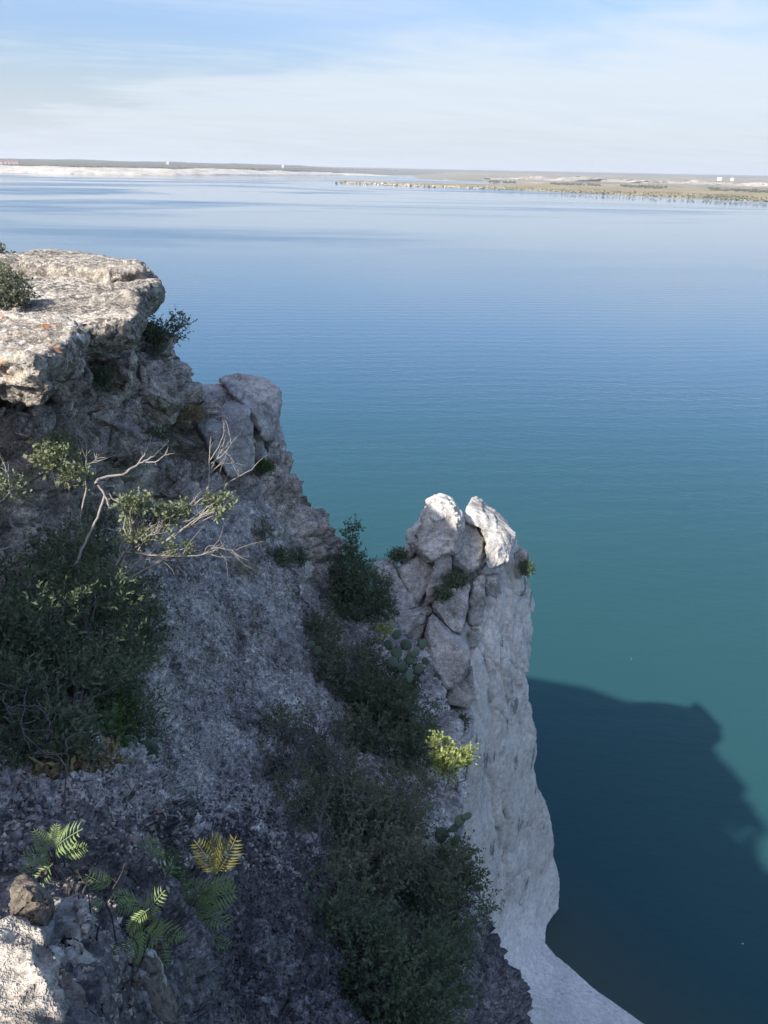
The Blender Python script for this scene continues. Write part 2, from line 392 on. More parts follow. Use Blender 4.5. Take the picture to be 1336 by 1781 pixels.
def land_mat(name, a, b, c, scale, spots=None, spot_amt=.6):
    m, t = mat_new(name)
    g = t.add('ShaderNodeNewGeometry').outputs['Position']
    n = t.noise(t.scale(g, scale, scale, scale), 1.0, 8, .65)
    col = t.ramp(n, [(.34, a), (.5, b), (.66, c)])
    if spots:
        n2 = t.noise(t.scale(g, scale * 3.1, scale * 1.2, scale * 8), 1.0, 8, .72)
        col = t.mix(t.math('MULTIPLY', t.smooth(n2, .55, .64), spot_amt), col, spots)
    p = t.add('ShaderNodeBsdfPrincipled', {'Base Color': col, 'Roughness': .95, 'Specular IOR Level': .1})
    finish(t, p.outputs[0]); return m
M['far_scrub'] = land_mat('far_scrubland', (.055, .065, .045), (.09, .092, .064), (.14, .13, .095), .012, (.30, .27, .22), .4)
M['far_white'] = land_mat('far_white_bank', (.33, .29, .24), (.45, .41, .35), (.54, .50, .44), .02, (.22, .17, .12), .6)
M['far_tan'] = land_mat('far_dry_grass', (.15, .13, .075), (.24, .20, .12), (.32, .27, .17), .015, (.10, .105, .055), .5)
M['far_mix'] = land_mat('far_lowland', (.13, .12, .085), (.20, .18, .13), (.28, .25, .19), .006, (.50, .46, .40), .5)
M['far_bush'] = plain_mat('far_bush', (.05, .056, .035), (.11, .115, .075), .3, .95, 0)
M['far_bluff'] = land_mat('far_broken_bluff', (.20, .18, .14), (.32, .28, .24), (.47, .43, .38), .008, (.14, .13, .09), .85)

# ------------------------------------------------------------------ lake and far shores
v = np.array([[-15000, -800, 0], [15000, -800, 0], [15000, 17000, 0], [-15000, 17000, 0]], float)
tag(obj('lake_water', v, np.array([[0, 1, 2, 3]]), M['water'], smooth=False), kind='structure')

def PD(px, D, z):
    """point at ground distance D in the direction of that column, at height z"""
    px, D, z = np.broadcast_arrays(np.asarray(px, float), np.asarray(D, float), np.asarray(z, float))
    v = P(px, 297.0 + (px - 668) * .0201, 1.0) - CAM; v = v[..., :2] / np.linalg.norm(v[..., :2], axis=-1, keepdims=True)
    return np.concatenate([v * D[..., None], z[..., None]], -1)
def strip(name, line, prof, mat, z0=0.0, n=260, seed=0, rough=.12, wob=0.0, kind='structure', taper=0.0, taper0=0.0, widen=None):
    """land rising inland (away from the viewer) behind the given shoreline"""
    line = np.array(line, float); s = np.linspace(0, 1, n)
    lt = np.linspace(0, 1, len(line))
    base = PZ(np.interp(s, lt, line[:, 0]), np.interp(s, lt, line[:, 1]), np.full(n, z0))
    inl = base.copy(); inl[:, 2] = 0; inl /= np.linalg.norm(inl, axis=1, keepdims=True)
    pr = np.array(prof, float); k = np.linspace(0, 1, (len(pr) - 1) * 4 + 1)
    dist = np.interp(k, np.linspace(0, 1, len(pr)), pr[:, 0]); hh = np.interp(k, np.linspace(0, 1, len(pr)), pr[:, 1])
    wd = np.ones(n) if widen is None else np.interp(s, *zip(*widen))
    g = base[None] + inl[None] * (dist[:, None] * wd[None])[..., None]
    D = np.linalg.norm(base[:, :2], axis=1).mean()
    q = g.reshape(-1, 3).copy(); q[:, 2] = 0
    g[..., 2] = hh[:, None]
    if taper: g[..., 2] = -1 + (g[..., 2] + 1) * np.clip((1 - s) / taper, 0, 1)[None] ** .8
    if taper0: g[..., 2] = -1 + (g[..., 2] + 1) * np.clip(s / taper0, 0, 1)[None] ** .8
    nz = fbm(q / (D * .05), 5, seed, .6).reshape(g.shape[:2])
    g[..., 2] += nz * rough * np.maximum(hh, 0)[:, None]
    if wob: g += inl[None] * (wob * fbm(q / (D * .02), 4, seed + 3).reshape(g.shape[:2]))[..., None]
    o = obj(name, g.reshape(-1, 3), grid_faces(*g.shape[:2])[:, ::-1], mat)
    return tag(o, kind=kind)
strip('far_hills', [(-500, 288), (0, 295), (668, 304), (1336, 317), (1900, 326)], [(0, -1), (600, 8), (1500, 20), (3000, 34), (5000, 44), (9000, 58)], M['far_scrub'], n=500, seed=3, rough=.16)
strip('far_white_bank', [(-300, 295), (0, 300.3), (80, 301.8), (150, 303.2), (300, 305), (450, 305), (600, 304.6), (690, 306.5)], [(0, -1), (12, 3.5), (70, 10), (120, 16.5), (150, 18)], M['far_white'], n=420, seed=5, rough=.25, wob=30, taper=.3)
strip('far_scrubland', [(-300, 294.2), (0, 298.9), (80, 300.3), (150, 301.6), (300, 303.4), (450, 303.6), (600, 303.4), (690, 305.4)], [(0, 12), (20, 19), (500, 23), (1300, 36), (2200, 46)], M['far_scrub'], n=420, seed=6, rough=.10, wob=30, taper=.22)
strip('far_lowland', [(712, 310.6), (770, 312.6), (850, 316.5), (1000, 322), (1336, 337), (1700, 352)], [(0, -.5), (30, 2.5), (500, 5), (1500, 10), (3500, 24)], M['far_mix'], n=300, seed=8, rough=.25, taper0=.3)
strip('white_bluff', [(842, 312.5), (900, 313.5), (960, 315.5), (1060, 318), (1180, 322), (1336, 327), (1500, 332)], [(0, 2), (40, 6), (90, 9), (200, 10), (420, 4)], M['far_bluff'], z0=3.0, n=240, seed=9, rough=1.6, wob=90)
strip('peninsula', [(590, 317.4), (650, 319.2), (700, 322.5), (760, 325), (830, 328), (900, 330.5), (1000, 335.3), (1080, 339), (1200, 344.5), (1336, 350.5), (1600, 362)], [(0, -.6), (6, 1.2), (60, 2.6), (160, 3.2), (300, 3.0), (380, -.6)], M['far_tan'], n=400, seed=10, rough=.3, wob=14, widen=[(0, .5), (.4, 1.0), (.55, 2.6), (1, 3.2)])

ICO = None
def ico():
    global ICO
    if ICO is None:
        import bmesh
        bm = bmesh.new(); bmesh.ops.create_icosphere(bm, subdivisions=1, radius=1)
        bm.verts.ensure_lookup_table(); bm.verts.index_update()
        ICO = (np.array([x.co[:] for x in bm.verts]), np.array([[x.index for x in f.verts] for f in bm.faces])); bm.free()
    return ICO
def blobs(name, pos, size, mat, seed=0, flat=.8, kind='stuff', sharp=.3):
    iv, jf = ico(); r = np.random.default_rng(seed); n = len(pos)
    sc = np.asarray(size)[:, None, None] * (1 + r.normal(0, sharp, (n, len(iv), 1))) * (1 + r.normal(0, .25, (n, 1, 3))) * np.array([1, 1, flat])
    v = pos[:, None, :] + iv[None] * sc
    f = jf[None] + (np.arange(n) * len(iv))[:, None, None]
    return tag(obj(name, v.reshape(-1, 3), f.reshape(-1, 3), mat, smooth=False), kind=kind)
r = np.random.default_rng(21)
def along(line, n, jit):
    line = np.array(line, float); s = r.random(n)
    lt = np.linspace(0, 1, len(line))
    return np.interp(s, lt, line[:, 0]), np.interp(s, lt, line[:, 1]) + r.uniform(-jit, jit, n)
# pale boulders along the peninsula's rocky shore, scrub on and behind it
px, py = along([(600, 317.4), (650, 318.8), (700, 321), (760, 323.2), (830, 326), (880, 328)], 420, 1.9)
blobs('shore_rocks', PZ(px, py, np.full(len(px), .9)), r.uniform(.6, 2.6, len(px)), M['far_white'], 1, .7)
px, py = along([(880, 329.5), (1000, 334.6), (1080, 338), (1200, 343.6), (1336, 349.5)], 240, .6)
pick = (vnoise(np.stack([px / 45, px * 0, px * 0], 1), 4) > .05)
blobs('shore_boulders', PZ(px, py, np.full(len(px), .5))[pick], r.uniform(.5, 1.5, pick.sum()), M['far_white'], 2, .6)
px, py = along([(850, 315), (950, 318.5), (1060, 322), (1180, 326.5), (1300, 331), (1400, 335)], 900, 1.5)
pick = (vnoise(np.stack([px / 38, px * 0, px * 0], 1), 9) > -.45)
blobs('far_tree_line', PZ(px, py, np.full(len(px), 4.5))[pick], r.uniform(.9, 3.0, pick.sum()), M['far_bush'], 3, .8)
px, py = along([(830, 324), (1000, 331), (1200, 340), (1336, 346.5)], 1100, 4.5)
blobs('peninsula_scrub', PZ(px, py, np.full(len(px), 2.6)), r.uniform(.3, 1.1, len(px)), M['far_bush'], 4, .7)
px, py = along([(585, 317), (640, 318), (720, 322), (830, 327)], 60, .9)
blobs('shore_shrubs', PZ(px, py, np.full(len(px), 1.5)), r.uniform(.8, 2.2, len(px)), M['far_bush'], 5, .9)
px = r.uniform(-80, 690, 1500); D = np.interp(px, [-80, 0, 300, 450, 600, 690], [2480, 2560, 2800, 3050, 4600, 5000]) + 150 + r.random(len(px)) ** 2 * 900
blobs('far_brush', PD(px, D, 19 + (D - 2700).clip(0, 2000) * .004), r.uniform(1.2, 3.0, len(px)), M['far_bush'], 6, .6)

# a handful of houses on the far left shore and the bluffs
M['far_wall'] = plain_mat('far_house_wall', (.55, .52, .48), (.68, .66, .62), .5, .9, 0)
M['far_roof'] = plain_mat('far_house_roof', (.30, .10, .07), (.42, .16, .12), .5, .9, 0)
M['far_roof_w'] = plain_mat('far_house_pale_roof', (.62, .62, .62), (.75, .75, .74), .5, .9, 0)
def house(px, D, z, w, roof, label, group=None):
    c = PD(px, D, z); t_ = empty('house', c)
    y = view(c) * [1, 1, 0]; y /= np.linalg.norm(y); x = np.array([y[1], -y[0], 0]); h = 4.2
    b = [c + x * sx * w + y * sy * 5 + np.array([0, 0, zz]) for zz in (-3, h) for sx, sy in ((-1, -1), (1, -1), (1, 1), (-1, 1))]
    obj('wall', b, [[0, 1, 5, 4], [1, 2, 6, 5], [2, 3, 7, 6], [3, 0, 4, 7], [4, 5, 6, 7]], M['far_wall'], t_, False)
    e = [c + x * sx * (w + .6) + y * sy * 5.6 + np.array([0, 0, h + .02]) for sx, sy in ((-1, -1), (1, -1), (1, 1), (-1, 1))]
    e += [c + x * sx * (w + .6) + np.array([0, 0, h + 3]) for sx in (-1, 1)]
    obj('roof', e, [[0, 1, 5, 4], [2, 3, 4, 5], [1, 2, 5], [3, 0, 4], [3, 2, 1, 0]], roof, t_, False)
    tag(t_, label, 'house', group)
for i, x in enumerate((2, 9, 16, 23, 29)):
    house(x, 2950 + 15 * i, 24.5, 4.0, M['far_roof'], ['tiny red-roofed house at the left edge of the far shore', 'second tiny red-roofed house from the left on the far shore', 'middle house of the five red-roofed ones on the far shore', 'fourth tiny red-roofed house from the left on the far shore', 'last tiny red-roofed house of the row on the far left shore'][i], 'red-roofed houses on the far shore')
for x, y, z, w, lab in ((292, 3900, 33, 5, 'small white house on the wooded far shore, left of centre'), (492, 4000, 30, 4.5, 'white house on the far shore above the end of the pale bank'), (1252, 3300, 17, 7, 'long white house on the far right bluffs'), (1274, 3250, 16, 5, 'white house just right of the long one on the far right bluffs')):
    house(x, y, z, w, M['far_roof_w'], lab)

# the air over the lake
hz = bpy.data.materials.new('haze_air'); hz.use_nodes = True; t = NT(hz.node_tree)
pvn = t.add('ShaderNodeVolumePrincipled', {'Color': (.93, .96, 1.0, 1), 'Density': 1.0e-4, 'Anisotropy': .1})
t.add('ShaderNodeOutputMaterial', {'Volume': pvn.outputs[0]})
bx = np.array([(x, y, z) for z in (-3.0, 120.0) for x, y in ((-15500, -1200), (15500, -1200), (15500, 17500), (-15500, 17500))], float)
tag(obj('haze', bx, [[3, 2, 1, 0], [4, 5, 6, 7], [0, 1, 5, 4], [1, 2, 6, 5], [2, 3, 7, 6], [3, 0, 4, 7]], hz, smooth=False), kind='stuff')

# ------------------------------------------------------------------ the near cliff: slope, wall, plateau
class TPS:
    """smooth surface through control points (px, py, d)"""
    def __init__(s, pts):
        p = np.array(pts, float); s.x = p[:, :2] / 400; n = len(p)
        K = s.k(s.x, s.x) + np.eye(n) * 1e-3; Q = np.c_[np.ones(n), s.x]
        A = np.block([[K, Q], [Q.T, np.zeros((3, 3))]])
        s.w = np.linalg.solve(A, np.r_[np.log(p[:, 2]), np.zeros(3)])
    @staticmethod
    def k(a, b):
        d2 = ((a[:, None] - b[None]) ** 2).sum(-1); return .5 * d2 * np.log(d2 + 1e-12)
    def __call__(s, px, py):
        px, py = np.broadcast_arrays(np.asarray(px, float), np.asarray(py, float))
        x = np.stack([px.ravel(), py.ravel()], 1) / 400; out = np.empty(len(x))
        for i in range(0, len(x), 20000):
            c = x[i:i + 20000]; out[i:i + 20000] = s.k(c, s.x) @ s.w[:-3] + np.c_[np.ones(len(c)), c] @ s.w[-3:]
        return np.exp(out).reshape(px.shape)
slope_d = TPS([
    (-250, 560, 9.6), (-250, 800, 7.6), (-250, 1050, 6.6), (-250, 1300, 4.4), (-250, 1600, 2.7), (-250, 1900, 1.7),
    (0, 640, 9.3), (0, 720, 9.0), (0, 850, 8.4), (0, 1050, 7.6), (0, 1200, 6.5), (0, 1300, 5.7), (30, 1430, 4.8), (0, 1550, 3.5),
    (100, 600, 10.6), (100, 660, 10.4), (100, 750, 9.9), (150, 850, 9.9), (100, 950, 9.0), (100, 1200, 7.2), (120, 1350, 5.6), (150, 1500, 4.3), (100, 1650, 2.7), (100, 1781, 2.15), (100, 1900, 1.75),
    (180, 600, 12.0), (230, 640, 13.0), (250, 560, 14.5), (300, 620, 15.6), (200, 700, 11.8), (300, 700, 14.2), (250, 850, 12.6), (330, 800, 15.6), (400, 850, 16.3), (480, 830, 17.6),
    (250, 950, 11.4), (300, 1000, 12.2), (400, 1000, 14.2), (450, 900, 16.2), (520, 850, 18.2), (565, 930, 18.9), (500, 1000, 16.6), (590, 1000, 19.0),
    (220, 1100, 9.0), (250, 1200, 8.9), (350, 1200, 11.4), (430, 1100, 13.6), (500, 1200, 13.8), (600, 1090, 18.4), (650, 1150, 18.2), (620, 1250, 15.4), (760, 1220, 17.5),
    (210, 1400, 5.7), (245, 1400, 6.1), (300, 1400, 7.75), (450, 1400, 9.7), (600, 1400, 11.6), (750, 1400, 13.6), (800, 1320, 15.6),
    (200, 1530, 4.4), (250, 1550, 4.9), (400, 1600, 6.3), (550, 1600, 7.7), (700, 1600, 9.8), (840, 1600, 11.9),
    (200, 1700, 2.9), (300, 1781, 3.75), (500, 1781, 5.25), (700, 1781, 7.5), (900, 1781, 10.5), (300, 1900, 2.9), (500, 1900, 4.2), (700, 1900, 6.2), (920, 1900, 9.2)])
def patch(dfun, rows, left, right, nr, nc, R, skirt, stretch=1.0, skirt_left=False):
    """grid between a left and a right outline; the right edge rolls away behind itself"""
    py = np.linspace(rows[0], rows[1], nr)
    L = np.interp(py, *zip(*left)); Rr = np.interp(py, *zip(*right))
    u = np.linspace(0, 1, nc)
    px = L[:, None] + (Rr - L)[:, None] * u[None]
    pyy = np.repeat(py[:, None], nc, 1)
    g = P(px, pyy, dfun(px, pyy))
    e = g[:, -1]; vw = view(e)
    a = np.linspace(0, math.radians(110), skirt + 1)[1:]
    sk = e[:, None] + R * (np.sin(a)[None, :, None] * vw[:, None] - (1 - np.cos(a))[None, :, None] * CR)
    g = np.concatenate([g, sk], 1)
    n, _ = grid_normals(g)
    s = np.sign((n[:, :nc] * view(g[:, :nc])).sum(-1).mean())
    return g, n * -s, px, pyy
right = [(560, 255), (600, 296), (640, 316), (680, 332), (720, 380), (760, 440), (800, 492), (830, 516), (880, 549), (920, 566), (960, 580), (1000, 594), (1035, 604), (1050, 630), (1075, 676), (1120, 715), (1200, 770), (1300, 815), (1400, 800), (1500, 812), (1590, 842), (1650, 866), (1700, 888), (1781, 911), (1900, 935)]
g, n, gx, gy = patch(slope_d, (560, 1900), [(560, -250), (1900, -250)], right, 500, 400, 2.2, 14)
NR, NC = g.shape[:2]; gv = g.reshape(-1, 3); gn = n.reshape(-1, 3)
gxx = np.pad(gx, ((0, 0), (0, 14)), mode='edge').ravel(); gyy = np.pad(gy, ((0, 0), (0, 14)), mode='edge').ravel()
dist = np.linalg.norm(gv - CAM, axis=1)
# how blocky (broken wall under the ledge) against how granular (the open slope)
wall = np.clip((1010 - gyy - .25 * gxx) / 120, 0, 1); wall = np.maximum(wall, .8 * np.clip(1.25 - (np.interp(gyy, *zip(*right)) - gxx) / 110, 0, 1) * np.clip((1070 - gyy) / 60, 0, 1))
wall = np.maximum(wall, np.clip((60 - gxx) / 60, 0, 1) * np.clip((1330 - gyy) / 100, 0, 1))
litter = np.clip(1 - np.hypot((gxx - 130) / 190, (gyy - 1560) / 240), 0, 1)
dsp = .16 * fbm(gv / 1.5, 3, 2) + .055 * fbm(gv / .5, 3, 4, ridged=True)
wv = gv + .16 * np.stack([vnoise(gv / .5, 61), vnoise(gv / .5, 62), vnoise(gv / .5, 63)], 1)
f1, e1, c1 = voro(wv / np.array([.85, .85, .6]), 40)
dsp += wall * (.42 * (c1 - .5) - .30 * np.clip(1 - e1 / .14, 0, 1) ** 1.5)
f2, e2, c2 = voro(wv / .30, 50)
dsp += wall * (.12 * (c2 - .5) - .09 * np.clip(1 - e2 / .16, 0, 1) ** 1.5)
near_ = np.clip(dist / 7, .35, 1)
f3, e3, c3 = voro(gv / .14, 70)
dsp += near_ * (1 - .4 * wall) * (.075 * (c3 - .5) + .07 * (.5 - f3))
f4, e4, c4 = voro(gv / .06, 80)
dsp += wall * .09 * fbm(gv / np.array([.34, .34, .26]), 4, 97, ridged=True)
dsp += wall * (.75 * chips(gv, .5, 301) + .5 * chips(gv, .2, 307)) + (1 - wall) * near_ * (.30 * chips(gv, .34, 311) + .45 * chips(gv, .11, 317))
dsp += near_ * (.026 * (c4 - .5) + .03 * (.5 - f4)) + .05 * fbm(gv / np.array([.22, .22, .35]), 3, 90, ridged=True) * (1 - wall) * near_
# a few gullies that run down the open slope
run = fbm(np.stack([gv[:, 0] * .9 - gv[:, 1] * .9, gv[:, 2] * .22, gv[:, 1] * .1], 1), 3, 95, ridged=True)
dsp += (1 - wall) * .18 * run * near_
gv = gv + gn * dsp[:, None]
cliff = obj('cliff_slope', gv, grid_faces(NR, NC), M['slope'])
tag(cliff, kind='structure')
cliff.data.materials.append(M['face'])
fw = wall.reshape(NR, NC)[:-1, :-1].ravel() + .25 * vnoise(gv.reshape(NR, NC, 3)[:-1, :-1].reshape(-1, 3) / .6, 5)
cliff.data.materials.append(M['slope_low'])
gxq, gyq = gxx.reshape(NR, NC)[:-1, :-1].ravel(), gyy.reshape(NR, NC)[:-1, :-1].ravel()
qv = gv.reshape(NR, NC, 3)[:-1, :-1].reshape(-1, 3)
# darker material low on the slope, down the gully and at lower left
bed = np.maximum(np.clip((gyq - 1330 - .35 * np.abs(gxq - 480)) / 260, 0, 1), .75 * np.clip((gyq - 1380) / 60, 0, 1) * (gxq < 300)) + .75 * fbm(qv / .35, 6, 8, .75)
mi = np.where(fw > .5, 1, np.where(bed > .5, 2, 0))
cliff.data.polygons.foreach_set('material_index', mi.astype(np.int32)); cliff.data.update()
GV, GN = gv.reshape(NR, NC, 3), gn.reshape(NR, NC, 3)
def ground(px, py):
    """point of the built slope seen at that pixel"""
    i = int(round((py - 560) / 1340 * (NR - 1))); i = min(max(i, 0), NR - 1)
    j = int(np.clip(np.searchsorted(gx[i], px), 0, gx.shape[1] - 1))
    return GV[i, j], GN[i, j]

# pale wall of the pinnacle, dropping to the water and spreading to a shelf
pale_d = TPS([
    (640, 950, 23.2), (640, 1100, 22.0), (640, 1300, 21.0), (640, 1600, 22.5), (640, 1900, 22.5),
    (760, 950, 22.9), (760, 1100, 21.2), (800, 1200, 20.8), (780, 1350, 20.6), (800, 1500, 22.2), (800, 1650, 24.6), (800, 1900, 23.2),
    (850, 960, 22.7), (850, 1020, 22.0), (850, 1100, 21.6), (850, 1200, 21.5), (850, 1300, 22.0), (845, 1400, 23.0), (860, 1500, 24.6), (870, 1600, 26.5),
    (890, 960, 22.9), (908, 1050, 23.5), (900, 1150, 23.0), (900, 1250, 23.7), (905, 1350, 24.9), (880, 1420, 24.2), (930, 1450, 26.8), (890, 1520, 25.8), (945, 1550, 29.3), (920, 1600, 28.6),
    (931, 1050, 25.2), (918, 1150, 24.2), (925, 1250, 24.6), (938, 1370, 26.2), (957, 1430, 27.6), (968, 1500, 29.0), (974, 1575, 30.3),
    (950, 1606, 29.8), (947, 1640, 29.1), (900, 1660, 27.6), (930, 1720, 27.2), (1000, 1692, 28.1), (1060, 1737, 27.2), (1120, 1781, 26.3), (1050, 1781, 26.0), (960, 1781, 25.6), (1260, 1900, 24.2), (1100, 1900, 23.8), (950, 1900, 23.5)])
pr = [(930, 893), (960, 898), (990, 906), (1020, 922), (1050, 931), (1075, 927), (1110, 921), (1150, 918), (1220, 920), (1290, 928), (1370, 938), (1430, 957), (1500, 968), (1560, 974), (1580, 973), (1595, 962), (1610, 951), (1640, 947), (1665, 968), (1692, 1000), (1737, 1060), (1781, 1120), (1900, 1270)]
g, n, px_, py_ = patch(pale_d, (930, 1900), [(930, 775), (960, 745), (1000, 705), (1060, 672), (1100, 650), (1130, 640), (1900, 640)], pr, 400, 230, 2.4, 14)
pv = g.reshape(-1, 3); pn = n.reshape(-1, 3)
pxx = np.pad(px_, ((0, 0), (0, 14)), mode='edge').ravel(); pyy_ = np.pad(py_, ((0, 0), (0, 14)), mode='edge').ravel()
rug = np.clip((1330 - pyy_) / 200, 0, 1); low_ = np.clip((pyy_ - 1400) / 200, 0, 1)
d_ = .13 * fbm(pv / 1.6, 3, 12) * (1 - .4 * low_)
wv = pv + .2 * np.stack([vnoise(pv / .6, 64), vnoise(pv / .6, 65), vnoise(pv / .6, 66)], 1)
_, e_, c_ = voro(wv / np.array([.7, .7, 1.5]), 44)
d_ += rug * (.12 * (c_ - .5) - .14 * np.clip(1 - e_ / .13, 0, 1) ** 1.5)
d_ += rug * (.2 * chips(pv * [1, 1, .5], .5, 321)) + (1 - low_) * .10 * chips(pv * [1, 1, .45], .22, 322)
d_ += .05 * fbm(pv / np.array([.25, .25, .7]), 3, 15, ridged=True) * (.35 + .65 * rug) + .022 * fbm(pv / .12, 3, 16)
flute = fbm(np.stack([pv[:, 0] * 1.4, pv[:, 1] * .9, pv[:, 2] * .16], 1), 2, 18)
d_ += .16 * flute * (1 - rug) * (1 - low_ * .6)
for line in ([(876, 1380), (884, 1440), (886, 1490), (880, 1570)], [(880, 1498), (905, 1480), (926, 1440)], [(884, 1562), (892, 1540), (918, 1514)], [(852, 1180), (862, 1260), (850, 1330), (862, 1420), (876, 1480)], [(878, 1100), (872, 1160), (884, 1230)], [(900, 1090), (898, 1150), (906, 1200)], [(846, 1010), (852, 1060), (842, 1120), (850, 1170)]):
    ln_ = np.array(line, float); t__ = np.linspace(0, 1, 60); lx = np.interp(t__, np.linspace(0, 1, len(ln_)), ln_[:, 0]); ly = np.interp(t__, np.linspace(0, 1, len(ln_)), ln_[:, 1])
    wob_ = 5 * vnoise(pv / .5, 131); dm = np.full(len(pv), 1e9)
    for a_, b_ in zip(lx, ly): dm = np.minimum(dm, (pxx + wob_ - a_) ** 2 + ((pyy_ - b_) * .7) ** 2)
    d_ -= .16 * np.exp(-dm / 7.0) + .06 * np.exp(-dm / 90.0)       # open joints in the wall
d_ = np.where(np.abs(g[..., 2].ravel()) < .4, d_ * .6, d_)
pv = pv + pn * d_[:, None]
c0 = P(900, 1500, 26.0)
pinn = empty('rock_pinnacle', (c0[0], c0[1], 0.0))
tag(pinn, 'grey rock pinnacle with two sunlit tips and a pale wall dropping into the lake', 'rock pinnacle')
pw = obj('pale_wall', pv, grid_faces(*g.shape[:2]), M['pale'], pinn); pw['label'] = 'smooth pale limestone wall spreading to a white shelf at the waterline'
pw.data.materials.append(M['shelf'])
gy2 = py_.shape[0]
cen = pv.reshape(*g.shape[:2], 3)[:-1, :-1].reshape(-1, 3); cz = cen[:, 2] + 2.6 * fbm(cen / .9, 6, 77, .7)
pw.data.materials.append(M['wet'])
pw.data.polygons.foreach_set('material_index', np.where(cen[:, 2] < .05 + .07 * vnoise(cen / .35, 3), 2, np.where(cz < 2.6, 1, 0)).astype(np.int32)); pw.data.update()
def tower(outline, d, thick, mat='tower', tilt=(0, 0), seed=0, **kw):
    k = dict(vox=.045, low=.04, mid=.03, fine=.016, size=1.1, front=.93, cut=.13, cuts=6, smooth=0, chip=.12, chip_size=.8, rtilt=.55); k.update(kw)
    boulder('rock_block', outline, d, thick, M[mat], pinn, tilt, seed=seed, **k)
tower([(741, 892), (750, 875), (768, 868), (785, 870), (803, 898), (801, 929), (787, 964), (745, 976), (716, 958), (717, 933), (738, 922)], 20.5, 2.0, tilt=(0, -.9), seed=1, strata=.14, vox=.035, chip=.3, chip_size=.45, mid=.05)
tower([(807, 906), (816, 884), (823, 872), (836, 875), (840, 884), (861, 896), (880, 915), (896, 931), (893, 950), (885, 978), (866, 994), (848, 994), (846, 950), (830, 916)], 21.5, 1.7, tilt=(.2, -1.1), seed=2, vox=.05, front=.6)
tower([(802, 914), (814, 906), (830, 914), (839, 933), (837, 984), (811, 997), (786, 986), (790, 962), (801, 929)], 21.5, 1.2, seed=3, tilt=(0, -.5))
tower([(697, 988), (728, 966), (760, 972), (756, 1000), (738, 1040), (727, 1056), (698, 1014)], 20.9, 1.5, seed=4, mat='block')
tower([(758, 972), (786, 968), (782, 1005), (765, 1034), (749, 1058), (731, 1058), (742, 1038)], 20.7, 1.5, seed=5)
tower([(646, 990), (664, 980), (682, 979), (697, 1005), (723, 1042), (726, 1058), (698, 1066), (672, 1058), (650, 1040)], 20.8, 1.5, seed=6, mat='block')
tower([(672, 1072), (700, 1066), (749, 1062), (742, 1090), (730, 1116), (706, 1116), (684, 1100)], 20.2, 1.3, seed=7)
tower([(749, 1068), (768, 1088), (784, 1106), (816, 1128), (817, 1163), (800, 1186), (780, 1200), (762, 1187), (745, 1165), (738, 1130), (741, 1098)], 19.7, 1.5, seed=8, mat='block', tilt=(.3, 0))
tower([(751, 1058), (764, 1031), (791, 1023), (818, 1010), (814, 1050), (806, 1106), (787, 1106), (768, 1083)], 20.3, 1.5, seed=9, mat='block')
tower([(822, 1012), (843, 1003), (842, 1050), (839, 1090), (815, 1089), (814, 1050)], 21.0, 1.2, seed=10, mat='block', low=.05)
tower([(812, 1093), (838, 1093), (834, 1115), (828, 1129), (810, 1125)], 20.9, 1.2, seed=11, mat='block', low=.05)
tower([(893, 962), (906, 957), (918, 964), (917, 990), (904, 1012), (895, 1006)], 22.8, 1.1, seed=12)
tower([(716, 1182), (735, 1177), (776, 1204), (769, 1230), (740, 1226), (715, 1212)], 19.2, 1.3, seed=13)
tower([(777, 1200), (800, 1184), (820, 1168), (828, 1206), (815, 1234), (776, 1226)], 20.0, 1.2, seed=14)
tower([(760, 1238), (800, 1236), (822, 1250), (820, 1290), (800, 1310), (766, 1290)], 19.6, 1.3, seed=15)
tower([(690, 1222), (730, 1224), (752, 1240), (740, 1275), (705, 1270)], 18.2, 1.2, seed=16)
tower([(698, 966), (716, 940), (722, 960), (712, 975), (700, 984)], 21.6, .9, seed=17)
tower([(842, 1000), (868, 1000), (868, 1040), (846, 1040)], 21.9, 1.0, seed=18, low=.05)

# the ledge: flat-topped slabs in the sun
c0 = PZ(150, 540, 23.6)
ledge = empty('rock_ledge', c0)
tag(ledge, 'sunlit flat-topped limestone ledge jutting out at the upper left', 'rock ledge')
ZL = H - 1.62
o = slab('cap_slab', [(-260, 606), (0, 615), (40, 622), (66, 623), (84, 606), (110, 590), (136, 577), (130, 560), (100, 548), (-260, 530)], ZL - .02, .50, M['ledge_o'], ledge, seed=31, low=.03, mid=.02, fine=.016, strata=.03, under=.9, vox=.028, flare=1.015, smooth=0)
o['label'] = 'front slab with orange and white lichen on its broken edge'
slab('cap_slab', [(-330, 540), (60, 552), (128, 553), (180, 550), (231, 546), (238, 524), (236, 504), (258, 496), (277, 485), (262, 474), (249, 466), (215, 450), (60, 444), (-330, 430)], ZL, .50, M['ledge'], ledge, seed=32, low=.03, mid=.02, fine=.016, strata=.03, under=.93, vox=.035, flare=1.0, smooth=0)
slab('cap_slab', [(38, 462), (40, 440), (62, 434), (150, 435), (212, 447), (246, 459), (249, 467), (190, 470), (120, 466)], ZL + .15, .3, M['ledge'], ledge, seed=33, low=.02, mid=.02, fine=.015, under=.98, vox=.05)
